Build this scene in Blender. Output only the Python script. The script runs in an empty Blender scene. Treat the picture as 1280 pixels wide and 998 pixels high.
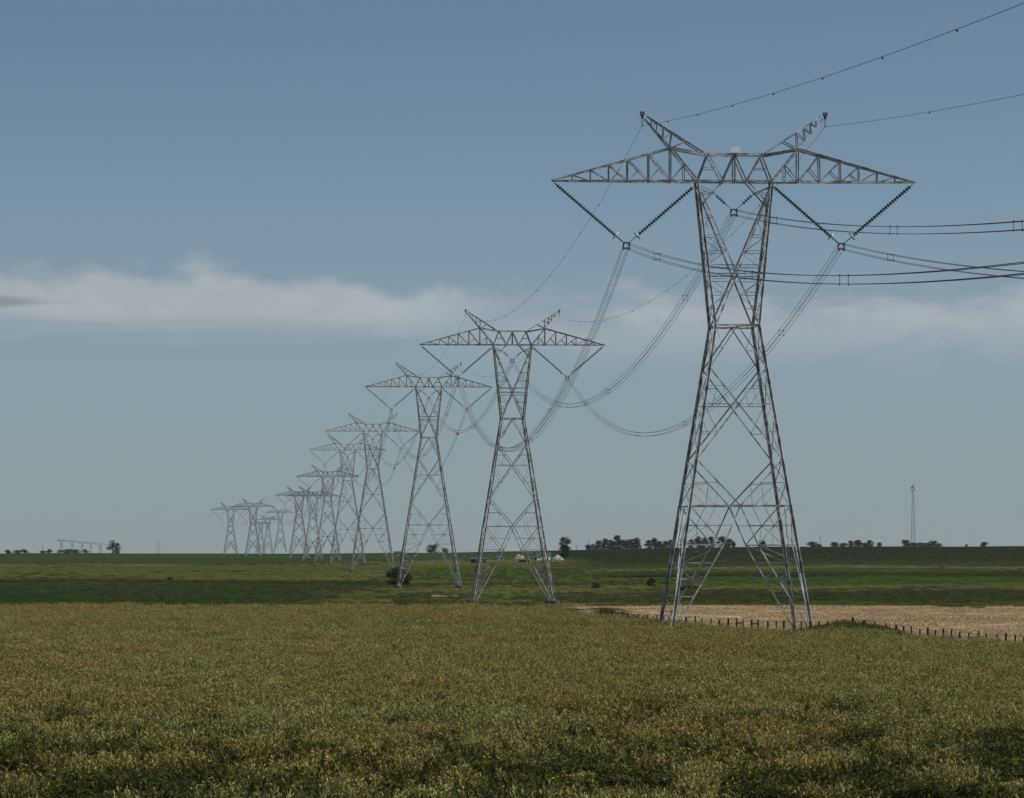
import bpy, math, random
import numpy as np
from mathutils import Vector, Matrix

random.seed(7)
rng = np.random.default_rng(7)
R = math.radians
scene = bpy.context.scene
COL = scene.collection

# ------------------------------------------------------------------ camera
EYE = 7.2                 # camera height above the ground at the nearest tower
F = 5434.0                # focal length in pixels of a 1280 wide picture
HOR = 690.0               # eye level row in that picture
cam_d = bpy.data.cameras.new('camera')
cam_d.sensor_width = 36.0
cam_d.lens = 36.0 * F / 1280.0
cam_d.clip_start = 1.0
cam_d.clip_end = 60000.0
cam = bpy.data.objects.new('camera', cam_d)
cam.location = (0, 0, EYE)
cam.rotation_euler = (R(90) + math.atan((HOR - 499.0) / F), 0, 0)
COL.objects.link(cam)
scene.camera = cam

# ------------------------------------------------------------------ light
SUN_AZ, SUN_EL = 103.0, 50.0         # azimuth clockwise from the view direction
world = bpy.data.worlds.new('World')
scene.world = world
world.use_nodes = True
wt = world.node_tree
wt.nodes.clear()


def N(tree, typ, **kw):
    n = tree.nodes.new(typ)
    for k, v in kw.items():
        setattr(n, k, v)
    return n


def mathn(tree, op, a, b=None, c=None, clamp=False):
    n = tree.nodes.new('ShaderNodeMath')
    n.operation = op
    n.use_clamp = clamp
    for i, v in enumerate((a, b, c)):
        if v is None:
            continue
        if isinstance(v, (int, float)):
            n.inputs[i].default_value = v
        else:
            tree.links.new(v, n.inputs[i])
    return n.outputs[0]


def smooth(tree, v, lo, hi, a=0.0, b=1.0):
    n = tree.nodes.new('ShaderNodeMapRange')
    n.interpolation_type = 'SMOOTHSTEP'
    tree.links.new(v, n.inputs[0])
    for i, x in enumerate((lo, hi, a, b)):
        n.inputs[i + 1].default_value = x
    return n.outputs[0]


def mixc(tree, fac, a, b, mode='MIX'):
    n = tree.nodes.new('ShaderNodeMix')
    n.data_type = 'RGBA'
    n.blend_type = mode
    for sock, v in ((n.inputs[0], fac), (n.inputs[6], a), (n.inputs[7], b)):
        if isinstance(v, (int, float)):
            sock.default_value = v
        elif isinstance(v, (tuple, list)):
            sock.default_value = tuple(v) + (1.0,) if len(v) == 3 else v
        else:
            tree.links.new(v, sock)
    return n.outputs[2]


def noise(tree, vec, scale, detail=4.0, rough=0.55, dist=0.0):
    n = tree.nodes.new('ShaderNodeTexNoise')
    n.inputs['Scale'].default_value = scale
    n.inputs['Detail'].default_value = detail
    n.inputs['Roughness'].default_value = rough
    n.inputs['Distortion'].default_value = dist
    if vec is not None:
        tree.links.new(vec, n.inputs['Vector'])
    return n.outputs[0]


def comb(tree, x, y, z=0.0):
    n = tree.nodes.new('ShaderNodeCombineXYZ')
    for i, v in enumerate((x, y, z)):
        if isinstance(v, (int, float)):
            n.inputs[i].default_value = v
        else:
            tree.links.new(v, n.inputs[i])
    return n.outputs[0]


SKY_K, SKY_0, SKY_SAT, SKY_G = 2.3, 0.115, 0.98, 1.0
SKY_TINT = (1.01, 1.01, 0.86)


def build_sky():
    t = wt
    sky = N(t, 'ShaderNodeTexSky', sky_type='NISHITA', sun_disc=False)
    sky.sun_elevation = R(SUN_EL)
    sky.sun_rotation = R(SUN_AZ)
    sky.altitude = 900.0
    sky.air_density = 1.0
    sky.dust_density = 0.6
    sky.ozone_density = 1.0
    tcs = N(t, 'ShaderNodeTexCoord')
    sps = N(t, 'ShaderNodeSeparateXYZ')
    t.links.new(tcs.outputs['Generated'], sps.inputs[0])
    zz = mathn(t, 'ADD', mathn(t, 'MULTIPLY', sps.outputs[2], SKY_K), SKY_0)
    nv = N(t, 'ShaderNodeVectorMath', operation='NORMALIZE')
    t.links.new(comb(t, sps.outputs[0], sps.outputs[1], zz), nv.inputs[0])
    t.links.new(nv.outputs[0], sky.inputs['Vector'])
    hs = N(t, 'ShaderNodeHueSaturation')
    # the air is greyer towards the horizon
    t.links.new(smooth(t, sps.outputs[2], -0.02, 0.12, 0.66, SKY_SAT), hs.inputs['Saturation'])
    t.links.new(smooth(t, sps.outputs[2], -0.02, 0.075, 0.64, 1.12), hs.inputs['Value'])
    t.links.new(sky.outputs[0], hs.inputs['Color'])
    gm = N(t, 'ShaderNodeGamma')
    gm.inputs[1].default_value = SKY_G
    t.links.new(hs.outputs[0], gm.inputs[0])
    base = mixc(t, 1.0, gm.outputs[0], SKY_TINT, 'MULTIPLY')
    # a low bank of thin cloud, in world directions
    tc = N(t, 'ShaderNodeTexCoord')
    sp = N(t, 'ShaderNodeSeparateXYZ')
    t.links.new(tc.outputs['Generated'], sp.inputs[0])
    az = mathn(t, 'ARCTAN2', sp.outputs[0], sp.outputs[1])
    el = sp.outputs[2]
    n1 = noise(t, comb(t, mathn(t, 'MULTIPLY', az, 30.0), mathn(t, 'MULTIPLY', el, 70.0), 3.7), 1.0, 6.0, 0.58, 0.25)
    n2 = noise(t, comb(t, mathn(t, 'MULTIPLY', az, 62.0), mathn(t, 'MULTIPLY', el, 105.0), 8.1), 1.0, 6.0, 0.52, 0.2)
    n3 = noise(t, comb(t, mathn(t, 'MULTIPLY', az, 11.0), mathn(t, 'MULTIPLY', el, 150.0), 1.3), 1.0, 4.0, 0.5, 0.1)
    side = smooth(t, az, -0.035, 0.025)                       # 0 = thick bank on the left, 1 = thin veil
    # thick bank: flat base, billowing top
    top = mathn(t, 'ADD', smooth(t, az, -0.075, -0.005, 0.0640, 0.0595), mathn(t, 'MULTIPLY', mathn(t, 'SUBTRACT', n2, 0.42), 0.017))
    d_top = mathn(t, 'SUBTRACT', top, el)
    m_top = smooth(t, d_top, -0.0015, 0.0042)
    bot = mathn(t, 'ADD', 0.0515, mathn(t, 'MULTIPLY', mathn(t, 'SUBTRACT', n3, 0.5), 0.012))
    m_bot = smooth(t, mathn(t, 'SUBTRACT', el, bot), -0.0035, 0.0040)
    bank = mathn(t, 'MULTIPLY', m_top, m_bot)
    bank = mathn(t, 'MULTIPLY', bank, mathn(t, 'SUBTRACT', 1.0, side))
    # thin veil
    vt = smooth(t, mathn(t, 'SUBTRACT', el, mathn(t, 'MULTIPLY', mathn(t, 'SUBTRACT', n1, 0.5), 0.03)), 0.062, 0.054)
    vb = smooth(t, mathn(t, 'SUBTRACT', el, mathn(t, 'MULTIPLY', mathn(t, 'SUBTRACT', n1, 0.5), 0.028)), 0.040, 0.052)
    veil = mathn(t, 'MULTIPLY', mathn(t, 'MULTIPLY', vt, vb), smooth(t, n1, 0.25, 0.60, 0.35, 0.95))
    veil = mathn(t, 'MULTIPLY', veil, side)
    # small low puffs under the bank
    pf = smooth(t, n2, 0.60, 0.72)
    puff = mathn(t, 'MULTIPLY', pf, mathn(t, 'MULTIPLY', smooth(t, el, 0.002, 0.006), smooth(t, el, 0.012, 0.006)))
    fac = mathn(t, 'MAXIMUM', mathn(t, 'MULTIPLY', bank, 1.0), mathn(t, 'MULTIPLY', veil, 0.85))
    fac = mathn(t, 'MAXIMUM', fac, mathn(t, 'MULTIPLY', puff, 0.28))
    shade = smooth(t, n1, 0.3, 0.72)
    ccol = mixc(t, shade, (3.85, 4.35, 4.8), (4.5, 5.0, 5.4))
    # grey scrap of cloud at the left end of the bank
    scr = smooth(t, mathn(t, 'ADD', mathn(t, 'ABSOLUTE', mathn(t, 'SUBTRACT', el, 0.0571)),
                          mathn(t, 'MULTIPLY', mathn(t, 'ABSOLUTE', mathn(t, 'ADD', az, 0.121)), 0.09)), 0.0024, 0.0009)
    scr = mathn(t, 'MULTIPLY', scr, smooth(t, n2, 0.3, 0.5))
    out = mixc(t, fac, base, ccol)
    out = mixc(t, mathn(t, 'MULTIPLY', scr, 0.55), out, (1.75, 2.2, 2.65))
    bg = N(t, 'ShaderNodeBackground')
    bg.inputs['Strength'].default_value = 0.092
    t.links.new(out, bg.inputs['Color'])
    wo = N(t, 'ShaderNodeOutputWorld')
    t.links.new(bg.outputs[0], wo.inputs['Surface'])


build_sky()
sun_d = bpy.data.lights.new('sun', 'SUN')
sun_d.energy = 4.3
sun_d.angle = R(0.53)
sun_d.color = (1.0, 0.96, 0.89)
sun = bpy.data.objects.new('sun', sun_d)
sd = Vector((math.sin(R(SUN_AZ)) * math.cos(R(SUN_EL)), math.cos(R(SUN_AZ)) * math.cos(R(SUN_EL)), math.sin(R(SUN_EL))))
sun.rotation_euler = (-sd).to_track_quat('-Z', 'Y').to_euler()
sun.location = (200, -50, 300)
COL.objects.link(sun)
scene.view_settings.view_transform = 'Standard'
scene.view_settings.look = 'None'
scene.view_settings.exposure = 0.0
scene.view_settings.gamma = 1.0
scene.view_settings.use_curve_mapping = False

# ------------------------------------------------------------------ helpers
MATS = {}


def mat(name, col, rough=0.8, metal=0.0, var=0.0, vscale=3.0, spec=0.3, col2=None, transl=0.0):
    if name in MATS:
        return MATS[name]
    m = bpy.data.materials.new(name)
    m.use_nodes = True
    t = m.node_tree
    b = t.nodes['Principled BSDF']
    b.inputs['Roughness'].default_value = rough
    b.inputs['Metallic'].default_value = metal
    b.inputs['Specular IOR Level'].default_value = spec
    if var > 0:
        g = N(t, 'ShaderNodeNewGeometry')
        n = noise(t, g.outputs['Position'], vscale, 5.0, 0.6)
        lo = tuple(c * (1 - var) for c in col)
        hi = col2 if col2 else tuple(min(1, c * (1 + var)) for c in col)
        c = mixc(t, smooth(t, n, 0.32, 0.68), lo, hi)
        t.links.new(c, b.inputs['Base Color'])
        r = smooth(t, n, 0.3, 0.7, max(0, rough - 0.12), min(1, rough + 0.1))
        t.links.new(r, b.inputs['Roughness'])
    else:
        b.inputs['Base Color'].default_value = tuple(col) + (1.0,)
    if transl > 0:
        b.inputs['Transmission Weight'].default_value = transl
    MATS[name] = m
    return m


def mesh_from(name, verts, faces, material=None, smooth_shade=False):
    me = bpy.data.meshes.new(name)
    me.from_pydata([tuple(map(float, v)) for v in verts], [], [tuple(map(int, f)) for f in faces])
    if material:
        me.materials.append(material)
    if smooth_shade:
        me.polygons.foreach_set('use_smooth', [True] * len(me.polygons))
    me.update()
    return me


def link(name, data, parent=None, loc=None, mtx=None):
    o = bpy.data.objects.new(name, data)
    COL.objects.link(o)
    if parent is not None:
        o.parent = parent
    if loc is not None:
        o.location = loc
    if mtx is not None:
        o.matrix_basis = mtx
    return o


def empty(name, loc=(0, 0, 0), rz=0.0):
    o = link(name, None, None, loc)
    o.rotation_euler = (0, 0, rz)
    o.empty_display_size = 1.0
    return o


def tag(o, label=None, cat=None, group=None, kind=None):
    if label:
        o['label'] = label
    if cat:
        o['category'] = cat
    if group:
        o['group'] = group
    if kind:
        o['kind'] = kind
    return o


class MB:
    """collects geometry for one mesh"""

    def __init__(s):
        s.v, s.f = [], []

    def add(s, vs, fs):
        k = len(s.v)
        s.v.extend(vs)
        s.f.extend([tuple(i + k for i in f) for f in fs])

    def box(s, c, d, rz=0.0, taper=1.0):
        x, y, z = d[0] / 2, d[1] / 2, d[2] / 2
        cs, sn = math.cos(rz), math.sin(rz)
        vs = []
        for zz, k in ((-z, 1.0), (z, taper)):
            for a, b in ((-x, -y), (x, -y), (x, y), (-x, y)):
                a, b = a * k, b * k
                vs.append((c[0] + a * cs - b * sn, c[1] + a * sn + b * cs, c[2] + zz))
        s.add(vs, [(3, 2, 1, 0), (4, 5, 6, 7), (0, 1, 5, 4), (1, 2, 6, 5), (2, 3, 7, 6), (3, 0, 4, 7)])

    def tube(s, pts, rad, n=6, cap=True):
        pts = [Vector(p) for p in pts]
        rad = rad if isinstance(rad, (list, tuple)) else [rad] * len(pts)
        vs, fs = [], []
        for i, p in enumerate(pts):
            d = (pts[min(i + 1, len(pts) - 1)] - pts[max(i - 1, 0)]).normalized()
            a = d.cross(Vector((0, 0, 1)))
            if a.length < 1e-3:
                a = d.cross(Vector((1, 0, 0)))
            a.normalize()
            b = d.cross(a)
            for k in range(n):
                t = 2 * math.pi * k / n
                q = p + (a * math.cos(t) + b * math.sin(t)) * rad[i]
                vs.append(tuple(q))
        for i in range(len(pts) - 1):
            for k in range(n):
                k2 = (k + 1) % n
                fs.append((i * n + k, i * n + k2, (i + 1) * n + k2, (i + 1) * n + k))
        if cap:
            fs.append(tuple(range(n - 1, -1, -1)))
            fs.append(tuple(range((len(pts) - 1) * n, len(pts) * n)))
        s.add(vs, fs)

    def lathe(s, p, q, prof, n=8):
        """prof: list of (t along metres from p, radius) around the axis p-q"""
        p, q = Vector(p), Vector(q)
        d = (q - p).normalized()
        a = d.cross(Vector((0, 1, 0.3))).normalized()
        b = d.cross(a)
        vs, fs = [], []
        for (t, r) in prof:
            for k in range(n):
                th = 2 * math.pi * k / n
                vs.append(tuple(p + d * t + (a * math.cos(th) + b * math.sin(th)) * r))
        for i in range(len(prof) - 1):
            for k in range(n):
                k2 = (k + 1) % n
                fs.append((i * n + k, i * n + k2, (i + 1) * n + k2, (i + 1) * n + k))
        s.add(vs, fs)

    def mesh(s, name, material=None, sm=False):
        return mesh_from(name, s.v, s.f, material, sm)


# unit angle iron, length 1 along z, leg width 1
_T = 0.16
_sec = [(0, 0), (1, 0), (1, _T), (_T, _T), (_T, 1), (0, 1)]
_sec = [(a - 0.3, b - 0.3) for a, b in _sec]
LV = np.array([(a, b, 0.0) for a, b in _sec] + [(a, b, 1.0) for a, b in _sec])
LF = [(i, (i + 1) % 6, 6 + (i + 1) % 6, 6 + i) for i in range(6)] + [(5, 4, 3, 2, 1, 0), (6, 7, 8, 9, 10, 11)]


def bar_matrix(p, q, w, flip=1.0, roll=0.14):
    p, q = Vector(p), Vector(q)
    d = q - p
    L = d.length
    d = d / L
    # one flange of the angle lies in the face, the other stands out of it
    a = d.cross(Vector((0, 1, 0)))
    if a.length < 0.2:
        a = d.cross(Vector((1, 0, 0)))
    a.normalize()
    if w > 0.18 and abs(d.z) > 0.9:          # main legs: heel of the angle turned outwards
        roll = 0.62
    b = d.cross(a)
    a, b = a * math.cos(roll) + b * math.sin(roll), b * math.cos(roll) - a * math.sin(roll)
    m = Matrix.Identity(4)
    for i in range(3):
        m[i][0] = a[i] * w * flip
        m[i][1] = b[i] * w
        m[i][2] = d[i] * L
        m[i][3] = p[i]
    return m


def ss(a, b, x):
    t = np.clip((x - a) / (b - a), 0, 1)
    return t * t * (3 - 2 * t)


# ------------------------------------------------------------------ terrain
PD = np.array([-200, 60, 380, 560, 600, 690, 748, 900, 1090, 1280, 1469, 1802, 2225, 2600, 2900, 3500, 4000, 4600, 6000, 9000, 14000, 20000])
PZ = np.array([-7.2, -7.2, -7.2, -7.2, -7.25, -8.2, -8.95, -9.1, -9.0, -8.0, -6.7, -5.5, -5.6, -5.2, -4.6, -3.0, -1.5, -2.6, -8.0, -18, -30, -40])


def _pchip(x):
    # smooth interpolation (cosine eased between knots is too lumpy: use averaged linear)
    w = 18.0
    return sum(np.interp(x + o * w, PD, PZ) for o in (-2, -1, 0, 1, 2)) / 5.0


def ground(x, y):
    """world z of the ground"""
    x = np.asarray(x, float)
    y = np.asarray(y, float)
    z = _pchip(y)
    w = ss(-150, 200, x)
    hill = 7.9 * ss(900, 2800, y) * (1 - ss(2900, 5500, y))
    z = z + w * hill
    far = ss(620, 900, y)
    z = z + far * (0.22 * np.sin(x * 0.021 + y * 0.004) + 0.16 * np.sin(x * 0.043 - y * 0.011 + 1.0))
    # grassy bank beside the fence and hummocks at the second tower
    z = z + 0.55 * np.exp(-((x - 27.5) / 3.2) ** 2 - ((y - 350) / 14.0) ** 2)
    z = z + 0.7 * np.exp(-((x + 14) / 6.0) ** 2 - ((y - 880) / 30.0) ** 2)
    return z + EYE


def pix(x, y, d):
    """point at distance d behind picture position x, y"""
    return ((x - 640) / F * d, d, EYE + (HOR - y) / F * d)


def on_ground(px, py, dmin=560.0, dmax=5200.0):
    """ground point whose picture position is px, py"""
    d = np.arange(dmin, dmax, 4.0)
    X = (px - 640) / F * d
    yy = HOR - (ground(X, d) - EYE) / d * F
    k = np.where(yy <= py)[0]
    i = k[0] if len(k) else len(d) - 1
    return (float(X[i]), float(d[i]), float(ground(X[i], d[i])))


def horizon_d(px):
    d = np.arange(700.0, 5200.0, 10.0)
    X = (px - 640) / F * d
    a = (ground(X, d) - EYE) / d
    return float(d[int(np.argmax(a))])


# ------------------------------------------------------------------ ground material
def ground_material():
    m = bpy.data.materials.new('fields')
    m.use_nodes = True
    t = m.node_tree
    b = t.nodes['Principled BSDF']
    b.inputs['Roughness'].default_value = 0.95
    b.inputs['Specular IOR Level'].default_value = 0.0
    g = N(t, 'ShaderNodeNewGeometry')
    sp = N(t, 'ShaderNodeSeparateXYZ')
    t.links.new(g.outputs['Position'], sp.inputs[0])
    x, y = sp.outputs[0], sp.outputs[1]
    w1 = noise(t, comb(t, mathn(t, 'MULTIPLY', x, 0.014), mathn(t, 'MULTIPLY', y, 0.004)), 1.0, 4.0, 0.6)
    w2 = noise(t, comb(t, mathn(t, 'MULTIPLY', x, 0.08), mathn(t, 'MULTIPLY', y, 0.012), 4.0), 1.0, 4.0, 0.6)
    yw = mathn(t, 'ADD', y, mathn(t, 'MULTIPLY', mathn(t, 'SUBTRACT', w1, 0.5), 150.0))
    yw = mathn(t, 'ADD', yw, mathn(t, 'MULTIPLY', mathn(t, 'SUBTRACT', w2, 0.5), 70.0))
    fac = mathn(t, 'DIVIDE', yw, 4000.0)

    def ramp(stops):
        r = N(t, 'ShaderNodeValToRGB')
        e = r.color_ramp.elements
        while len(e) > 1:
            e.remove(e[-1])
        e[0].position = stops[0][0] / 4000.0
        e[0].color = tuple(stops[0][1]) + (1,)
        for d, c in stops[1:]:
            q = e.new(d / 4000.0)
            q.color = tuple(c) + (1,)
        t.links.new(fac, r.inputs[0])
        return r.outputs[0]

    soil = (0.035, 0.033, 0.014)
    dgreen = (0.020, 0.042, 0.011)
    green = (0.037, 0.060, 0.015)
    olive = (0.074, 0.080, 0.022)
    brown = (0.085, 0.074, 0.030)
    dark = (0.010, 0.017, 0.006)
    pale = (0.105, 0.105, 0.048)
    left = ramp([(0, soil), (585, soil), (620, olive), (680, dgreen), (1010, dgreen), (1150, (0.028, 0.046, 0.014)),
                 (1215, dark), (1245, brown), (1300, olive), (1480, (0.068, 0.082, 0.024)), (1700, (0.060, 0.078, 0.023)),
                 (1960, pale), (2040, green), (2500, (0.032, 0.052, 0.015)), (3200, green), (4000, dgreen)])
    mid = ramp([(0, soil), (585, soil), (620, olive), (740, brown), (800, olive), (880, (0.050, 0.068, 0.019)), (960, brown),
                (1040, olive), (1120, brown), (1180, (0.022, 0.032, 0.010)), (1215, olive), (1300, (0.048, 0.07, 0.019)),
                (1480, green), (1640, olive), (1900, pale), (2000, olive), (2300, green), (2900, (0.032, 0.054, 0.015)),
                (4000, dgreen)])
    right = ramp([(0, soil), (585, brown), (620, (0.052, 0.072, 0.016)), (790, (0.046, 0.066, 0.015)), (850, dgreen),
                  (990, (0.018, 0.036, 0.012)), (1040, brown), (1130, olive), (1160, green), (1275, green),
                  (1300, dark), (1345, dark), (1370, (0.042, 0.058, 0.017)), (1430, (0.046, 0.062, 0.02)), (1455, pale),
                  (1500, (0.036, 0.054, 0.016)), (1700, (0.022, 0.033, 0.012)), (2100, (0.017, 0.027, 0.011)),
                  (2900, (0.016, 0.025, 0.010))])
    az = mathn(t, 'DIVIDE', x, mathn(t, 'MAXIMUM', y, 100.0))
    azn = mathn(t, 'ADD', x, mathn(t, 'MULTIPLY', mathn(t, 'SUBTRACT', w1, 0.5), 40.0))
    c = mixc(t, smooth(t, azn, -48.0, -30.0), left, mid)
    c = mixc(t, smooth(t, azn, 12.0, 40.0), c, right)
    # streaks along the rows, blotches, fine mottling
    s1 = noise(t, comb(t, mathn(t, 'MULTIPLY', x, 0.03), mathn(t, 'MULTIPLY', y, 0.05), 9.0), 1.0, 6.0, 0.65)
    c = mixc(t, 1.0, c, mixc(t, smooth(t, s1, 0.25, 0.75), (0.52, 0.55, 0.53), (1.12, 1.10, 1.06)), 'MULTIPLY')
    s2 = noise(t, comb(t, mathn(t, 'MULTIPLY', x, 0.55), mathn(t, 'MULTIPLY', y, 0.025), 2.0), 1.0, 6.0, 0.72)
    c = mixc(t, 1.0, c, mixc(t, smooth(t, s2, 0.3, 0.7), (0.42, 0.45, 0.42), (1.52, 1.48, 1.40)), 'MULTIPLY')
    t.links.new(c, b.inputs['Base Color'])
    bp = N(t, 'ShaderNodeBump')
    bp.inputs['Strength'].default_value = 0.6
    bp.inputs['Distance'].default_value = 0.6
    t.links.new(s2, bp.inputs['Height'])
    t.links.new(bp.outputs[0], b.inputs['Normal'])
    return m


def build_ground():
    ys = np.concatenate([np.linspace(-160, 500, 46), np.linspace(508, 1000, 84), np.linspace(1008, 3200, 150),
                         np.linspace(3230, 6000, 70), np.linspace(6200, 14000, 30)])
    u = np.linspace(-1, 1, 141)
    u = np.sign(u) * np.abs(u) ** 1.5
    n, k = len(ys), len(u)
    Y = np.repeat(ys[:, None], k, 1)
    X = u[None, :] * (160 + 0.33 * np.maximum(Y, 0))
    # keep columns fine where the camera looks
    Z = ground(X, Y)
    V = np.stack([X, Y, Z], -1).reshape(-1, 3)
    idx = np.arange(n * k).reshape(n, k)
    Fc = np.stack([idx[:-1, :-1], idx[:-1, 1:], idx[1:, 1:], idx[1:, :-1]], -1).reshape(-1, 4)
    me = mesh_from('ground', V, Fc, ground_material(), True)
    o = link('ground', me)
    tag(o, 'flat farmland of green and olive fields reaching to the horizon', 'ground', kind='structure')


build_ground()

# fence line (world x, y), running from the right edge away to the left
FENCE = np.array([(46.0, 272.0), (36.4, 309.0), (30.3, 345.0), (27.2, 356.0), (24.4, 368.0), (15.5, 400.0), (10.9, 448.0), (9.6, 476.0)])


def fence_x(y):
    return np.interp(y, FENCE[:, 1], FENCE[:, 0])


def build_stubble():
    m = bpy.data.materials.new('stubble')
    m.use_nodes = True
    t = m.node_tree
    b = t.nodes['Principled BSDF']
    b.inputs['Roughness'].default_value = 0.95
    b.inputs['Specular IOR Level'].default_value = 0.0
    g = N(t, 'ShaderNodeNewGeometry')
    sp = N(t, 'ShaderNodeSeparateXYZ')
    t.links.new(g.outputs['Position'], sp.inputs[0])
    x, y = sp.outputs[0], sp.outputs[1]
    n1 = noise(t, comb(t, mathn(t, 'MULTIPLY', x, 0.025), mathn(t, 'MULTIPLY', y, 0.045)), 1.0, 5.0, 0.65)
    n2 = noise(t, comb(t, mathn(t, 'MULTIPLY', x, 0.5), mathn(t, 'MULTIPLY', y, 0.05), 3.0), 1.0, 5.0, 0.7)
    n3 = noise(t, comb(t, mathn(t, 'MULTIPLY', x, 0.018), mathn(t, 'MULTIPLY', y, 0.045), 7.0), 1.0, 5.0, 0.65, 0.4)
    c = mixc(t, smooth(t, n1, 0.3, 0.7), (0.17, 0.115, 0.06), (0.43, 0.33, 0.21))
    c = mixc(t, 1.0, c, mixc(t, smooth(t, n2, 0.3, 0.7), (0.62, 0.6, 0.58), (1.16, 1.16, 1.16)), 'MULTIPLY')
    c = mixc(t, smooth(t, n3, 0.50, 0.64, 0.0, 0.75), c, (0.125, 0.100, 0.040))
    t.links.new(c, b.inputs['Base Color'])
    bp = N(t, 'ShaderNodeBump')
    bp.inputs['Strength'].default_value = 0.5
    bp.inputs['Distance'].default_value = 0.2
    t.links.new(n2, bp.inputs['Height'])
    t.links.new(bp.outputs[0], b.inputs['Normal'])
    ys = np.linspace(284, 592, 120)
    vs, fs = [], []
    K = 60
    for i, yv in enumerate(ys):
        x0 = fence_x(min(yv, 476)) + 0.8 + 0.5 * math.sin(yv * 0.31)
        if yv > 476:
            x0 = 9.8 - 0.022 * (yv - 476) + 0.9 * math.sin(yv * 0.12) * min(1, (yv - 476) / 20)
        x1 = 180.0
        for k in range(K):
            q = (k / (K - 1)) ** 1.6
            xv = x0 + (x1 - x0) * q
            yy = yv
            if i == len(ys) - 1:
                yy = yv + 6 * math.sin(xv * 0.13) + 3 * math.sin(xv * 0.41)
            vs.append((xv, yy, float(ground(xv, yy)) + 0.05))
    for i in range(len(ys) - 1):
        for k in range(K - 1):
            a = i * K + k
            fs.append((a, a + 1, a + K + 1, a + K))
    o = link('stubble_field', mesh_from('stubble_field', vs, fs, m, True))
    tag(o, 'bare tan stubble field beyond the post fence on the right', 'field', kind='structure')
    # a bare scrape of earth on the hummock near the second tower
    vs, fs = [], []
    c0 = on_ground(549, 747.5)
    for i in range(24):
        a = 2 * math.pi * i / 24
        r = 1 + 0.25 * math.sin(3 * a + 1) + 0.12 * math.sin(7 * a)
        xx, yy = c0[0] + 1.8 * r * math.cos(a), c0[1] + 17 * r * math.sin(a) - 4 * math.cos(a)
        vs.append((xx, yy, float(ground(xx, yy)) + 0.05))
    vs.append((c0[0], c0[1], c0[2] + 0.12))
    fs = [(i, (i + 1) % 24, 24) for i in range(24)]
    o = link('bare_earth', mesh_from('bare_earth', vs, fs, m, True))
    tag(o, 'small bare patch of tan earth on the grassy bank between the towers', 'ground', kind='structure')


build_stubble()

# ------------------------------------------------------------------ haze
def build_haze():
    mb = MB()
    mb.box((0, 7100, 15.0), (10400, 14700, 130.0))
    m = bpy.data.materials.new('haze')
    m.use_nodes = True
    t = m.node_tree
    t.nodes.clear()
    v = N(t, 'ShaderNodeVolumePrincipled')
    v.inputs['Color'].default_value = (0.86, 0.93, 1.0, 1)
    v.inputs['Density'].default_value = 0.00002
    v.inputs['Anisotropy'].default_value = 0.3
    o = N(t, 'ShaderNodeOutputMaterial')
    t.links.new(v.outputs[0], o.inputs['Volume'])
    ob = link('haze', mb.mesh('haze', m))
    tag(ob, 'thin pale summer haze over the plain', 'haze', kind='stuff')


build_haze()

# ------------------------------------------------------------------ lattice towers
STEEL = mat('galvanised_steel', (0.37, 0.375, 0.372), 0.45, 0.25, 0.55, 1.3, 0.5)
DARKSTEEL = mat('dark_fitting', (0.09, 0.09, 0.09), 0.5, 0.3)
GLASS = mat('green_glass_discs', (0.016, 0.075, 0.046), 0.2, 0.0, 0.25, 8.0, 0.5)
RING = mat('bright_ring', (0.62, 0.62, 0.60), 0.35, 0.4)
WIRE = mat('weathered_conductor', (0.115, 0.115, 0.115), 0.6, 0.2, 0.2, 0.2)
CONC = mat('concrete_pier', (0.075, 0.070, 0.062), 0.9, 0, 0.3, 2.0)
WHITE = mat('white_plate', (0.80, 0.80, 0.77), 0.5, 0, 0.04, 4.0)
ORANGE = mat('marker_red', (0.62, 0.20, 0.16), 0.5, 0, 0.1, 3.0)
UNIT = mesh_from('angle_bar', LV, LF, STEEL)


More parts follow.
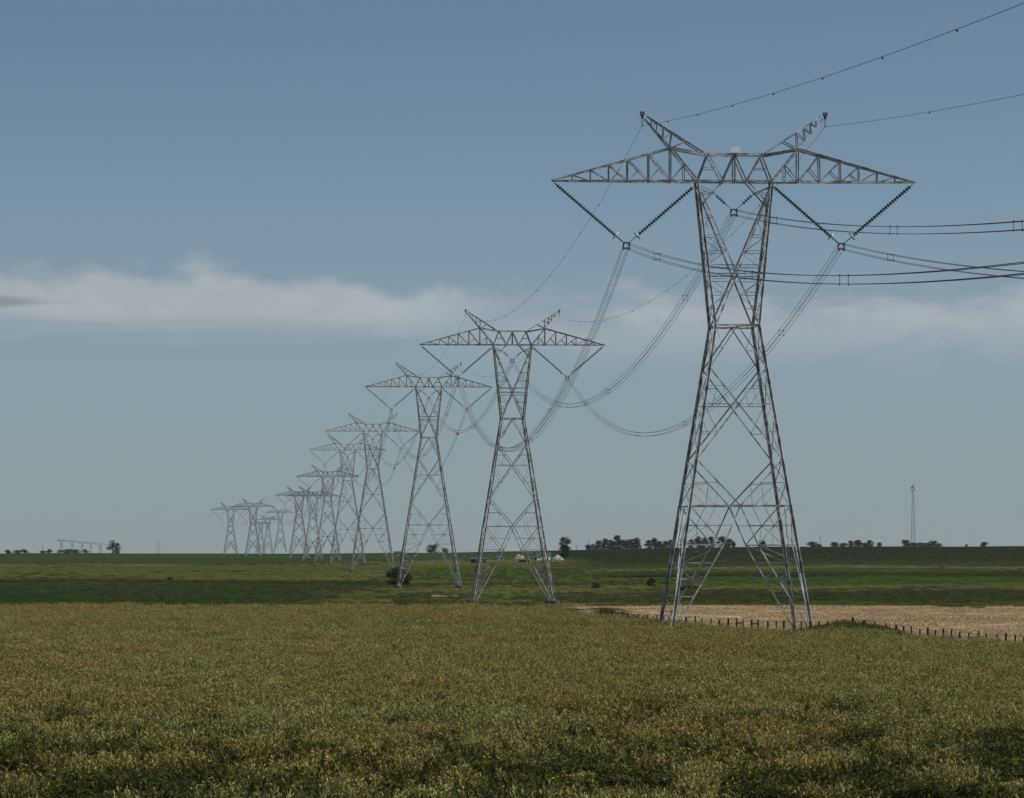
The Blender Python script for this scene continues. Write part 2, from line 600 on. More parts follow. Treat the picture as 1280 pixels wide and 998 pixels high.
def tower_bars(H, ext=1.0, thick=1.0):
    """all members of one tower, grouped by part; H = height of the crossarm's lower chord"""
    zw = H - 12.7
    k = zw / 26.2
    b0 = 1.9 + 4.1 * k
    zt = H - 0.4

    def hx(z):
        if z <= zw:
            return b0 + (1.9 - b0) * z / zw
        return 1.9 + (3.25 - 1.9) * (z - zw) / (zt - zw)

    def hy(z):
        return b0 + (1.0 - b0) * z / H

    def L(sx, sy, z):
        return (sx * hx(z), sy * hy(z), z)

    P = {n: [] for n in ('leg0', 'leg1', 'leg2', 'leg3', 'diagonal_brace', 'horizontal_brace', 'redundant_brace', 'side_brace',
                         'crossarm_chord', 'crossarm_web', 'peak0_chord', 'peak0_web', 'peak1_chord', 'peak1_web')}

    def add(n, p, q, w):
        P[n].append((p, q, w * (0.80 if n[:3] == 'leg' else (0.54 if n in ('redundant_brace', 'side_brace') else 0.76) * thick) * (1.0 if thick < 1.25 else thick * 0.85)))

    zA, zB, zC, zD = zw - 3.6 * k, 14.8 * k, 10.9 * k, 7.6 * k
    i = 0
    for sx in (-1, 1):
        for sy in (-1, 1):
            add('leg%d' % i, L(sx, sy, -ext), L(sx, sy, zC), 0.30)
            add('leg%d' % i, L(sx, sy, zC), L(sx, sy, zw), 0.27)
            add('leg%d' % i, L(sx, sy, zw), L(sx, sy, H), 0.24)
            i += 1
    D, Hh, Rr, S = 'diagonal_brace', 'horizontal_brace', 'redundant_brace', 'side_brace'
    for sy in (-1, 1):
        def Fp(x, z):
            return (x, sy * hy(z), z)

        def cross_z(za, xa, zb, xb, x=0.0):
            return za + (zb - za) * (x - xa) / (xb - xa)

        def ld(sx, z, p, q):
            """point at height z on member p-q"""
            t = (z - p[2]) / (q[2] - p[2])
            return tuple(p[j] + (q[j] - p[j]) * t for j in range(3))

        add(Hh, L(-1, sy, zw), L(1, sy, zw), 0.20)
        add(Hh, L(-1, sy, zC), L(1, sy, zC), 0.14)
        zx = cross_z(zA, hx(zA), zB, -hx(zB))
        add(Hh, L(-1, sy, zx), L(1, sy, zx), 0.09)
        for sx in (-1, 1):
            add(D, Fp(0, zw), L(sx, sy, zA), 0.14)
            add(D, L(sx, sy, zA), L(-sx, sy, zB), 0.16)
            add(D, L(sx, sy, zB), Fp(0, zC), 0.16)
            kn = Fp(sx * 1.45 * k, zD)
            ft = L(sx, sy, 0.5)
            ft = (ft[0] - sx * 0.25, ft[1], ft[2])
            add(D, Fp(0, zC), kn, 0.15)
            add(D, kn, ft, 0.15)
            add(D, L(sx, sy, zC), kn, 0.12)
            add(Hh, L(sx, sy, zD), kn, 0.10)
            # redundants under the waist
            m = ld(sx, zw - 1.9 * k, Fp(0, zw), L(sx, sy, zA))
            add(Rr, L(sx, sy, zw - 1.9 * k), m, 0.08)
            add(Rr, L(sx, sy, zw), m, 0.08)
            # redundants beside the big X
            pa, qa = L(sx, sy, zA), L(-sx, sy, zB)
            pb, qb = L(-sx, sy, zA), L(sx, sy, zB)
            z1, z2 = zA + (zx - zA) * 0.5, zx + (zB - zx) * 0.5
            a1, a2 = ld(sx, z1, pa, qa), ld(sx, z2, pb, qb)
            add(Rr, L(sx, sy, z1), a1, 0.08)
            add(Rr, L(sx, sy, z2), a2, 0.08)
            xm = (L(sx, sy, zx)[0] * 0.55, sy * hy(zx), zx)
            add(Rr, a1, xm, 0.07)
            add(Rr, a2, L(sx, sy, zx), 0.07)
            add(Rr, L(sx, sy, z1), xm, 0.07)
            # redundants of the V
            z3 = zB + (zC - zB) * 0.5
            a3 = ld(sx, z3, L(sx, sy, zB), Fp(0, zC))
            add(Rr, L(sx, sy, z3), a3, 0.09)
            xc = (hx(zC) * sx * 0.48, sy * hy(zC), zC)
            add(Rr, a3, xc, 0.08)
            add(Rr, L(sx, sy, z3), xc, 0.08)
            # between the centre and the knee
            z4 = (zC + zD) / 2
            a4 = ld(sx, z4, L(sx, sy, zC), kn)
            a5 = ld(sx, z4, Fp(0, zC), kn)
            add(Rr, L(sx, sy, z4), a5, 0.08)
            add(Rr, a4, L(sx, sy, zD), 0.08)
            add(Rr, a4, xc, 0.07)
            add(Rr, a4, (kn[0] + sx * 1.2 * k, kn[1], zD), 0.07)
            # splayed foot: zigzag between leg and inner member
            zs = [zD, zD * 0.80, zD * 0.62, zD * 0.43, zD * 0.24]
            for j in range(len(zs) - 1):
                p1, q1 = L(sx, sy, zs[j]), ld(sx, zs[j], kn, ft)
                p2, q2 = L(sx, sy, zs[j + 1]), ld(sx, zs[j + 1], kn, ft)
                add(Rr, p2, q2, 0.10)
                add(Rr, q1 if j % 2 == 0 else p1, p2 if j % 2 == 0 else q2, 0.11)
            # upper window: crossing diagonals
            pt, qt = L(sx, sy, zt), L(-sx, sy, zw)
            add(D, pt, qt, 0.20)
        zc2 = cross_z(zt, hx(zt), zw, -hx(zw))
        add(Hh, L(-1, sy, zc2), L(1, sy, zc2), 0.13)
        add(Hh, L(-1, sy, zc2 + 0.75), L(1, sy, zc2 + 0.75), 0.10)
        for sx in (-1, 1):
            pt, qt = L(sx, sy, zt), L(-sx, sy, zw)
            pb, qb = L(-sx, sy, zt), L(sx, sy, zw)
            up = [zt + (zc2 - zt) * f for f in (0.34, 0.56, 0.74, 0.90)]
            for j, z in enumerate(up):
                add(Rr, L(sx, sy, z), ld(sx, z, pt, qt), 0.09)
                if j < 3:
                    z2 = up[j + 1]
                    if j % 2 == 0:
                        add(Rr, ld(sx, z, pt, qt), L(sx, sy, z2), 0.09)
                    else:
                        add(Rr, L(sx, sy, z), ld(sx, z2, pt, qt), 0.09)
            dn = [zc2 + (zw - zc2) * f for f in (0.10, 0.36, 0.62)]
            for j, z in enumerate(dn):
                add(Rr, L(sx, sy, z), ld(sx, z, pb, qb), 0.09)
                if j < 2:
                    z2 = dn[j + 1]
                    if j % 2:
                        add(Rr, ld(sx, z, pb, qb), L(sx, sy, z2), 0.08)
                    else:
                        add(Rr, L(sx, sy, z), ld(sx, z2, pb, qb), 0.08)
            # corner struts at the top of the window
            add(D, (sx * 1.05, sy * hy(H), H), L(sx, sy, H - 2.2), 0.16)
            add(Rr, L(sx, sy, zt), (sx * 1.75, sy * hy(H - 1), H - 1.0), 0.14)
            add(Rr, L(sx, sy, H - 1.0), (sx * 1.75, sy * hy(H - 1), H - 1.0), 0.10)
    # side faces
    for sx in (-1, 1):
        def G(y, z):
            return (sx * hx(z), y, z)
        lv = [zC, (zC + zB) / 2, zB, (zB + zA) / 2, zA, zw]
        for j in range(len(lv) - 1):
            for sy in (-1, 1):
                add(S, L(sx, sy, lv[j]), L(sx, -sy, lv[j + 1]), 0.10)
        add(S, L(sx, -1, zC), L(sx, 1, zC), 0.12)
        add(S, L(sx, -1, zw), L(sx, 1, zw), 0.12)
        n = 5
        lv = [zw + (zt - zw) * j / n for j in range(n + 1)]
        for j in range(n):
            for sy in (-1, 1):
                add(S, L(sx, sy, lv[j]), L(sx, -sy, lv[j + 1]), 0.09)
        for sy in (-1, 1):
            kn = G(sy * 1.45 * k, zD)
            ft = L(sx, sy, 0.6)
            add(S, G(0, zC), kn, 0.12)
            add(S, kn, (ft[0], ft[1] - sy * 0.25, ft[2]), 0.13)
            add(S, L(sx, sy, zC), kn, 0.10)
            for f in (0.78, 0.55, 0.32):
                z = zD * f
                t = (z - kn[2]) / (ft[2] - kn[2])
                q = tuple(kn[j] + (ft[j] - kn[j]) * t for j in range(3))
                add(S, L(sx, sy, z), q, 0.08)
            # corner pyramid of each foot
            add(S, (sx * 1.45 * k, sy * hy(zD), zD), (sx * hx(zD), sy * 1.45 * k, zD), 0.09)
    for z in (zC, zw):
        add(S, L(-1, -1, z), L(1, 1, z), 0.08)
        add(S, L(1, -1, z), L(-1, 1, z), 0.08)

    # crossarm
    def ya(x):
        x = abs(x)
        return 1.0 if x <= 3.25 else 1.0 + (0.10 - 1.0) * (x - 3.25) / (16.0 - 3.25)

    def ztop(x):
        x = abs(x)
        if x <= 2.6:
            return H + 2.35
        if x <= 5.6:
            return H + 2.35 + 0.55 * (x - 2.6) / 3.0
        return H + 2.9 * (16.0 - x) / (16.0 - 5.6) + 0.02
    xs = [14.2, 12.6, 11.0, 9.35, 7.5, 5.6]
    C, Wb = 'crossarm_chord', 'crossarm_web'
    for sy in (-1, 1):
        def Bt(x):
            return (x, sy * ya(x), H)

        def Tp(x):
            return (x, sy * ya(x), ztop(x))
        add(C, Bt(-16), Bt(-3.25), 0.21)
        add(C, Bt(-3.25), Bt(3.25), 0.21)
        add(C, Bt(3.25), Bt(16), 0.21)
        add(C, Tp(-2.6), Tp(2.6), 0.20)
        for s in (-1, 1):
            add(C, Tp(s * 16), Tp(s * 5.6), 0.19)
            add(C, Tp(s * 5.6), Tp(s * 2.6), 0.20)
            for j, x in enumerate(xs):
                add(Wb, Bt(s * x), Tp(s * x), 0.10 if j < 3 else 0.13)
                if j < 5:
                    add(Wb, Tp(s * x), Bt(s * xs[j + 1]), 0.10 if j < 2 else 0.14)
            for x1, x2 in ((11.0, 9.35), (9.35, 7.5), (7.5, 5.6)):        # counter redundants
                mt = (s * (x1 + x2) / 2, sy * ya((x1 + x2) / 2), (ztop(x1) + H) / 2)
                add(Wb, Bt(s * x1), mt, 0.08)
            add(Wb, Tp(s * 5.6), Bt(s * 3.25), 0.22)
            xm = (5.6 + 3.25) / 2
            mt = (s * xm, sy * ya(xm), H + 1.45)
            add(Wb, Bt(s * 5.6), mt, 0.09)
            add(Wb, Bt(s * xm), mt, 0.08)
            add(Wb, Bt(s * 3.25), Tp(s * 2.35), 0.15)
            add(Wb, Tp(s * 2.35), Bt(s * 1.05), 0.15)
            add(Wb, (s * 2.8, sy, H + 1.15), (s * 1.7, sy, H + 1.15), 0.08)
            add(Wb, Bt(s * 1.05), Tp(0), 0.13)
        add(Wb, Bt(0), Tp(0), 0.15)
    allx = [-x for x in xs] + [-3.25, -1.05, 0.0, 1.05, 3.25] + xs[::-1]
    allx = sorted(allx)
    for j in range(len(allx)):
        x = allx[j]
        add(Wb, (x, -ya(x), H), (x, ya(x), H), 0.09)
        if j < len(allx) - 1:
            x2 = allx[j + 1]
            s = 1 if j % 2 else -1
            add(Wb, (x, -s * ya(x), H), (x2, s * ya(x2), H), 0.09)
    for x in (-5.6, -2.6, 0, 2.6, 5.6):
        add(Wb, (x, -ya(x), ztop(x)), (x, ya(x), ztop(x)), 0.10)
    # earth wire peaks
    for n, s in ((0, -1), (1, 1)):
        Cn, Wn = 'peak%d_chord' % n, 'peak%d_web' % n
        for sy in (-1, 1):
            lo0, lo1 = (s * 5.6, sy * 0.82, H + 2.9), (s * 7.85, sy * 0.10, H + 5.55)
            up0, up1 = (s * 2.7, sy * 0.90, H + 2.5), (s * 7.65, sy * 0.10, H + 5.75)
            add(Cn, lo0, lo1, 0.15)
            add(Cn, up0, up1, 0.15)

            def at(p, q, t):
                return tuple(p[j] + (q[j] - p[j]) * t for j in range(3))
            ts = [(0.0, 0.32), (0.02, 0.56), (0.30, 0.70), (0.52, 0.82), (0.74, 0.92)]
            for j, (a, b) in enumerate(ts):
                add(Wn, at(lo0, lo1, a), at(up0, up1, b), 0.09)
                if j < 4:
                    add(Wn, at(lo0, lo1, ts[j + 1][0]), at(up0, up1, b), 0.08)
        for t in (0.1, 0.3, 0.5, 0.7, 0.9):
            x = s * (2.7 + 4.95 * t)
            yv = 0.9 - 0.8 * t
            add(Wn, (x, -yv, H + 2.5 + 3.25 * t), (x, yv, H + 2.5 + 3.25 * t), 0.07)
    return P, b0


def bars_mesh(name, bars, material):
    vs, fs = [], []
    for (p, q, w) in bars:
        M = np.array(bar_matrix(p, q, w))
        k = len(vs)
        vv = LV @ M[:3, :3].T + M[:3, 3]
        vs.extend(vv.tolist())
        fs.extend([tuple(i + k for i in f) for f in LF])
    return mesh_from(name, vs, fs, material)


def cap_mesh():
    mb = MB()
    mb.box((0, 0, 0.18), (0.50, 0.5, 0.16))
    mb.box((0, 0, 0.42), (0.46, 0.5, 0.14))
    mb.box((-0.17, 0, 0.28), (0.09, 0.4, 0.20))
    mb.box((0.17, 0, 0.28), (0.09, 0.4, 0.20))
    mb.box((0, 0, -0.06), (0.26, 0.3, 0.34))
    return mb.mesh('peak_cap', DARKSTEEL)


def clamp_mesh():
    mb = MB()
    mb.tube([(0.0, 0, 0), (0.10, 0, -0.35), (0, 0, -0.62), (-0.1, 0, -0.35), (0, 0, 0)], 0.03, 5)
    mb.box((0, 0, -0.66), (0.10, 0.6, 0.10))
    return mb.mesh('wire_clamp', DARKSTEEL)


CAP, CLAMP = cap_mesh(), clamp_mesh()


def footing_mesh():
    mb = MB()
    mb.lathe((0, 0, -1.0), (0, 0, 1), [(0, 0.62), (1.25, 0.62), (1.32, 0.55), (1.32, 0.0)], 12)
    mb.box((0, 0, 0.35), (0.7, 0.7, 0.06))
    return mb.mesh('footing', CONC)


FOOT = footing_mesh()

# tower: key, x pixel, distance, crossarm pixel row, detail
TOWERS = [
    ('a', 918.0, 380.0, 227.0, 2),
    ('b', 640.5, 748.0, 431.5, 2),
    ('c', 536.0, 1090.0, 484.0, 2),
    ('d', 466.0, 1469.0, 539.3, 1),
    ('e', 434.5, 1802.0, 563.0, 1),
    ('f', 409.6, 2225.0, 596.0, 1),
    ('g', 391.0, 2565.0, 620.5, 1),
    ('h', 374.0, 2907.0, 619.5, 1),
    ('i', 316.5, 3220.0, 633.6, 1),
    ('j', 288.5, 3560.0, 637.6, 1),
    # farther ones, only their upper parts stand above the skyline
    ('k', 350.5, 4970.0, 641.0, 0),
    ('l', 335.0, 5600.0, 650.0, 0),
    ('m', 326.0, 6100.0, 655.0, 0),
    ('n', 77.0, 9500.0, 676.5, 0),
    ('o', 91.0, 10100.0, 677.5, 0),
    ('p', 103.0, 10700.0, 679.0, 0),
    ('q', 114.0, 11300.0, 680.0, 0),
    ('r', 125.0, 11900.0, 681.0, 0),
]
TLABEL = {
    'a': 'huge grey lattice power pylon, nearest one, standing beside the tan field',
    'b': 'second nearest lattice power pylon, its legs on dark concrete footings at the crop edge',
    'c': 'third nearest lattice power pylon, left foot in front of a round dark bush',
    'd': 'fourth nearest lattice power pylon, just left of the round dark bush',
    'e': 'fifth nearest lattice power pylon, half overlapped by the fourth one',
    'f': 'sixth nearest lattice power pylon, behind the left half of the fifth',
    'g': 'seventh lattice power pylon, right one of the two small pylons at equal height',
    'h': 'eighth lattice power pylon, left one of the two small pylons at equal height',
    'i': 'small hazy lattice pylon second from the left in the far group',
    'j': 'small hazy lattice pylon standing alone at the left end of the long row',
    'k': 'tiny hazy lattice pylon between the small far group and the long row',
    'l': 'tiny hazy pylon, right one of two faint pylons tangled behind the far group',
    'm': 'tiny hazy pylon, left one of two faint pylons tangled behind the far group',
    'n': 'leftmost tiny pylon on the skyline at far left',
    'o': 'second from left of the tiny pylons on the far left skyline',
    'p': 'third from left of the tiny pylons on the far left skyline',
    'q': 'fourth from left of the tiny pylons on the far left skyline',
    'r': 'tiny pylon on the far left skyline next to the lone tree',
}
ORD = {'a': 'nearest', 'b': 'second', 'c': 'third', 'd': 'fourth', 'e': 'fifth', 'f': 'sixth', 'g': 'seventh', 'h': 'eighth', 'i': 'ninth', 'j': 'tenth'}
INFO = {}
xy = [np.array(pix(t[1], 690, t[2])[:2]) for t in TOWERS]
FAR_MESH = {}


def build_tower(i):
    key, px, d, row, det = TOWERS[i]
    x, y = xy[i]
    zc = EYE + (HOR - row) / F * d
    if det == 0:
        H = 44.0
        zb = zc - H
    else:
        zb = float(ground(x, y))
        H = zc - zb
    # the arm stands square to the line
    if i < 10:
        v = np.zeros(2)
        if i > 0:
            v = v + (xy[i] - xy[i - 1]) / np.linalg.norm(xy[i] - xy[i - 1])
        if i < 9:
            v = v + (xy[i + 1] - xy[i]) / np.linalg.norm(xy[i + 1] - xy[i])
        if i == 0:
            v = xy[1] - xy[0]
        rz = math.atan2(-v[0], v[1])
        if i >= 8:
            rz = min(rz, 0.22)
    else:
        rz = {'k': 0.1, 'l': 0.15, 'm': 0.2}.get(key, 0.35)
    root = empty('lattice_tower', (x, y, zb), rz)
    tag(root, TLABEL[key], 'power pylon', 'pylons of the power line')
    INFO[key] = dict(x=x, y=y, zb=zb, H=H, rz=rz, root=root)
    if det == 0:
        if 'far' not in FAR_MESH:
            P, b0 = tower_bars(44.0, 1.0, 1.6)
            legs = [bars_mesh('leg', P['leg%d' % j], STEEL) for j in range(4)]
            FAR_MESH['far'] = (legs, bars_mesh('bracing', P['diagonal_brace'] + P['horizontal_brace'] + P['redundant_brace'] + P['side_brace'], STEEL),
                               bars_mesh('crossarm', P['crossarm_chord'] + P['crossarm_web'], STEEL),
                               [bars_mesh('peak', P['peak%d_chord' % j] + P['peak%d_web' % j], STEEL) for j in (0, 1)])
        legs, br, ca, pk = FAR_MESH['far']
        for me in legs:
            link('leg', me, root)
        tag(link('bracing', br, root), kind='stuff')
        link('crossarm', ca, root)
        for me in pk:
            link('earth_wire_peak', me, root)
        return
    P, b0 = tower_bars(H, 1.0, 1.0 if i == 0 else (1.1 if i < 5 else 1.5))
    for j in range(4):
        link('leg', bars_mesh('leg', P['leg%d' % j], STEEL), root)
    if det == 2:
        for n in ('diagonal_brace', 'horizontal_brace', 'redundant_brace', 'side_brace'):
            for (p, q, w) in P[n]:
                link(n, UNIT, root, mtx=bar_matrix(p, q, w))
        ca = link('crossarm', bars_mesh('crossarm', P['crossarm_chord'], STEEL), root)
        for (p, q, w) in P['crossarm_web']:
            link('web_bar', UNIT, ca, mtx=bar_matrix(p, q, w))
    else:
        tag(link('bracing', bars_mesh('bracing', P['diagonal_brace'] + P['horizontal_brace'] + P['redundant_brace'] + P['side_brace'], STEEL),
                 root), kind='stuff')
        ca = link('crossarm', bars_mesh('crossarm', P['crossarm_chord'] + P['crossarm_web'], STEEL), root)
    for j, s in ((0, -1), (1, 1)):
        if det == 2:
            pk = link('earth_wire_peak', bars_mesh('peak', P['peak%d_chord' % j], STEEL), root)
            for (p, q, w) in P['peak%d_web' % j]:
                link('web_bar', UNIT, pk, mtx=bar_matrix(p, q, w))
        else:
            pk = link('earth_wire_peak', bars_mesh('peak', P['peak%d_chord' % j] + P['peak%d_web' % j], STEEL), root)
        link('peak_cap', CAP, pk, (s * 8.05, 0, H + 5.75)).scale = (0.8, 0.8, 0.8)
        link('wire_clamp', CLAMP, pk, (s * 8.05, 0, H + 5.6))
    if i in (0, 1, 2, 3, 4):
        for sx in (-1, 1):
            for sy in (-1, 1):
                f = link('footing', FOOT, root, (sx * b0, sy * b0, float(ground(x + sx * b0, y + sy * b0)) - zb + (0.05 if i else -0.1)))
                if i in (1, 2):
                    f.scale = (1.25, 1.25, 1.25)
    # number plate on the nearest tower, plain white plates on two others
    if i == 0:
        mb = MB()
        mb.box((0, 0, 0.28), (0.78, 0.10, 0.46))
        mb.box((0, 0.08, 0.2), (0.08, 0.06, 0.55))
        link('small_plate', mb.mesh('small_plate', WHITE), root, (0.02, -1.12, H + 2.45))
    if i in (2, 3):
        mb = MB()
        mb.box((0, 0, 0), (0.9, 0.06, 0.7))
        p = ((0.9, -hyv(H, b0, 12.6), 19.2) if i == 2 else (0.2, -1.15, H + 0.5))
        link('small_plate', mb.mesh('small_plate', WHITE), root, p)


def hyv(H, b0, z):
    return b0 + (1.0 - b0) * z / H + 0.2


for i in range(len(TOWERS)):
    build_tower(i)

# ------------------------------------------------------------------ insulator strings
def string_prof(L, pitch=0.27, r=0.20):
    prof = [(0, 0.03), (0.25, 0.03)]
    n = max(3, int((L - 0.9) / pitch))
    t = 0.3
    for k in range(n):
        prof += [(t, 0.05), (t + 0.05, 0.06), (t + 0.09, r), (t + 0.13, r * 0.93), (t + 0.11, 0.07), (t + pitch, 0.05)]
        t += pitch
    prof += [(t + 0.05, 0.03), (L, 0.03)]
    return prof


YOKE = None


def yoke_mesh():
    mb = MB()
    mb.box((0, 0, 0), (0.62, 0.10, 0.10))
    mb.box((0, 0, -0.48), (0.62, 0.10, 0.10))
    mb.box((-0.26, 0, -0.24), (0.10, 0.14, 0.5))
    mb.box((0.26, 0, -0.24), (0.10, 0.14, 0.5))
    for sx in (-1, 1):
        for z in (-0.12, -0.56):
            mb.box((sx * 0.24, 0, z), (0.12, 0.7, 0.13))
    return mb.mesh('yoke_plate', DARKSTEEL)


YOKE = yoke_mesh()
OUT_X, OUT_DZ = 9.45, -5.45
CEN_DZ = -2.45
GROUP_V = 'V insulators hanging from the pylons'


def build_insulators(key):
    I = INFO[key]
    H = I['H']
    for pos in (-1, 0, 1):
        root = empty('insulator_string', (I['x'], I['y'], I['zb']), I['rz'])
        word = {-1: 'left', 0: 'short middle', 1: 'right'}[pos]
        tag(root, 'V of dark green glass discs, the %s one hanging under the %s pylon\'s arm' % (word, ORD[key]), 'insulator', GROUP_V)
        if pos == 0:
            vx, vz = 0.0, H + CEN_DZ + 0.05
            ends = ((-1.75, H - 1.0), (1.75, H - 1.0))
        else:
            vx, vz = pos * OUT_X, H + OUT_DZ + 0.1
            ends = ((pos * 15.75, H - 0.15), (pos * 3.45, H - 0.35))
            ends = sorted(ends)
        for (ex, ez) in ends:
            s = 1 if ex > vx else -1
            p = Vector((ex, 0, ez))
            q = Vector((vx + s * 0.30, 0, vz + 0.05))
            L = (q - p).length
            mb = MB()
            for off in ((-0.22, 0.22) if pos else (0.0,)):
                pr = string_prof(L if pos else L * 1.0, 0.27 if pos else 0.26, 0.185)
                o = Vector((0, off, 0))
                mb.lathe(p + o, q + o, pr, 8 if key in 'abc' else 5)
            st = link('disc_string', mb.mesh('disc_string', GLASS, False), root)
            if pos:
                # corona ring near the live end
                d = (q - p).normalized()
                c = q - d * 0.85
                a = d.cross(Vector((0, 1, 0))).normalized()
                rb = MB()
                pts = [c + (a * math.cos(t) * 0.36 + Vector((0, 1, 0)) * math.sin(t) * 0.52) for t in np.linspace(0, 2 * math.pi, 17)]
                rb.tube(pts, 0.05, 5, False)
                link('corona_ring', rb.mesh('corona_ring', RING, True), st)
        link('yoke_plate', YOKE, root, (vx, 0, vz))


for key in 'abcdefghij':
    build_insulators(key)

# ------------------------------------------------------------------ conductors
def attach(key, kind):
    I = INFO[key]
    H = I['H']
    lx, lz = {'L': (-OUT_X, H + OUT_DZ - 0.15), 'C': (0.0, H + CEN_DZ - 0.2), 'R': (OUT_X, H + OUT_DZ - 0.15),
              'SL': (-8.05, H + 4.9), 'SR': (8.05, H + 4.9)}[kind]
    c, s = math.cos(I['rz']), math.sin(I['rz'])
    return Vector((I['x'] + lx * c, I['y'] + lx * s, I['zb'] + lz))


def spacer_mesh():
    mb = MB()
    q = 0.23
    for a, b in (((-q, -q), (q, -q)), ((q, -q), (q, q)), ((q, q), (-q, q)), ((-q, q), (-q, -q))):
        mb.tube([(a[0], 0, a[1]), (b[0], 0, b[1])], 0.02, 5)
    for sx in (-1, 1):
        for sz in (-1, 1):
            mb.box((sx * (q + 0.02), 0, sz * (q + 0.02)), (0.08, 0.14, 0.08))
    return mb.mesh('spacer', DARKSTEEL)


def ball_mesh(r, name, m, n=10):
    mb = MB()
    prof = [(r - r * math.cos(t), r * math.sin(t)) for t in np.linspace(0, math.pi, 8)]
    mb.lathe((0, 0, -r), (0, 0, r), prof, n)
    return mb.mesh(name, m, True)


SPACER = spacer_mesh()
DIVERTER = ball_mesh(0.07, 'bird_diverter', DARKSTEEL, 6)
MARKER = ball_mesh(0.42, 'marker_ball', ORANGE, 12)


def span(p, q, f, label, bundle, rad, seg, cat, group, spacers=0, diverters=0, marker=None, name=None):
    """f(t) gives the drop below p at parameter t"""
    def at(t):
        v = p + (q - p) * t
        return Vector((v.x, v.y, p.z - f(t)))
    hd = Vector((q.x - p.x, q.y - p.y, 0)).normalized()
    side = Vector((hd.y, -hd.x, 0))
    root = empty(name, tuple(p))
    tag(root, label, cat, group)
    offs = [(-0.23, -0.23), (0.23, -0.23), (-0.23, 0.23), (0.23, 0.23)] if bundle else [(0, 0)]
    ts = np.linspace(0, 1, seg + 1)
    for (a, b) in offs:
        mb = MB()
        mb.tube([at(t) - p + side * a + Vector((0, 0, b)) for t in ts], rad, 5, False)
        link('wire', mb.mesh('wire', WIRE, True), root)
    rz = math.atan2(-hd.x, hd.y)
    if spacers:
        L = (q - p).length
        n = int(L / spacers)
        for k in range(n):
            t = (k + 0.5 + 0.13 * math.sin(k * 2.1)) / n
            o = link('spacer', SPACER, root, tuple(at(t) - p))
            o.rotation_euler = (0, 0, rz)
    if diverters:
        n = int((q - p).length / diverters)
        for k in range(1, n):
            link('bird_diverter', DIVERTER, root, tuple(at(k / n) - p - Vector((0, 0, 0.06))))
    if marker is not None:
        o = link('marker_ball', MARKER, root, tuple(at(marker) - p))
        o['label'] = 'round red warning ball on the wire'
    return root


KW = {'L': 'left', 'C': 'middle', 'R': 'right'}
G_B, G_S = 'conductor bundles between pylons', 'earth wires between pylons'
# towards the camera and out of the frame on the right
u = (xy[0] - xy[1]) / np.linalg.norm(xy[0] - xy[1])
for kd in ('L', 'C', 'R', 'SL', 'SR'):
    p = attach('a', kd)
    LEN = 428.0
    ang = 0.0005
    ux, uy = 0.0540, -0.99854
    q = Vector((p.x + ux * LEN, p.y + uy * LEN, 0))
    if kd in KW:
        fn = lambda t: 38.5 * (t * 428 / 370) - 19.6 * (t * 428 / 370) ** 2
        q.z = p.z - fn(1.0)
        span(p, q, fn, 'four-wire conductor bundle running off the right edge from the nearest pylon\'s %s insulator' % KW[kd],
             True, 0.021, 60, 'power line', G_B, 60, 0, name='conductor_bundle')
    else:
        fn = lambda t: 31.0 * (t * 428 / 370) - 9.0 * (t * 428 / 370) ** 2
        q.z = p.z - fn(1.0)
        span(p, q, fn, 'thin earth wire running off the right from the nearest pylon\'s %s peak' % ('left' if kd == 'SL' else 'right'),
             False, 0.017, 60, 'earth wire', G_S, 0, 24 if kd == 'SL' else 60, name='earth_wire')
keys = 'abcdefghij'
for i in range(9):
    a, b = keys[i], keys[i + 1]
    for kd in ('L', 'C', 'R', 'SL', 'SR'):
        p, q = attach(a, kd), attach(b, kd)
        L = (q - p).length
        dz = p.z - q.z
        if kd in KW:
            s = {'L': 15.0, 'C': 11.9, 'R': 12.9}[kd] * (L / 368.0) ** 2
            fn = lambda t, s=s, dz=dz: dz * t + 4 * s * t * (1 - t)
            mk = {('c', 'R'): 0.10, ('d', 'R'): 0.17, ('e', 'R'): 0.30}.get((a, kd))
            span(p, q, fn, 'four-wire conductor bundle hanging from the %s insulator between the %s and %s pylons' % (KW[kd], ORD[a], ORD[b]),
                 True, 0.021, 40 if i < 4 else 20, 'power line', G_B, (75 if i < 3 else (90 if i < 5 else 0)), 0, mk, name='conductor_bundle')
        else:
            s = 6.4 * (L / 368.0) ** 2
            fn = lambda t, s=s, dz=dz: dz * t + 4 * s * t * (1 - t)
            span(p, q, fn, 'thin earth wire from the %s pylon\'s %s peak to the %s pylon' % (ORD[a], 'left' if kd == 'SL' else 'right', ORD[b]),
                 False, 0.016, 30, 'earth wire', G_S, 0, (26 if i < 2 else 0), name='earth_wire')


# ------------------------------------------------------------------ vegetation helpers
def vnoise(x, y, seed=0):
    """smooth value noise 0..1"""
    xi, yi = np.floor(x).astype(np.int64), np.floor(y).astype(np.int64)
    fx, fy = x - xi, y - yi
    fx, fy = fx * fx * (3 - 2 * fx), fy * fy * (3 - 2 * fy)

    def h(a, b):
        n = (a * 374761393 + b * 668265263 + seed * 974711) & 0x7fffffff
        n = ((n ^ (n >> 13)) * 1274126177) & 0x7fffffff
        return ((n ^ (n >> 16)) & 0xffff) / 65535.0
    return (h(xi, yi) * (1 - fx) + h(xi + 1, yi) * fx) * (1 - fy) + (h(xi, yi + 1) * (1 - fx) + h(xi + 1, yi + 1) * fx) * fy


def leaf_mesh(name, V, Q, tint, material):
    me = bpy.data.meshes.new(name)
    me.from_pydata(V.tolist(), [], Q.tolist())
    at = me.attributes.new('tint', 'FLOAT', 'FACE')
    at.data.foreach_set('value', np.asarray(tint, np.float32))
    me.materials.append(material)
    me.update()
    return me


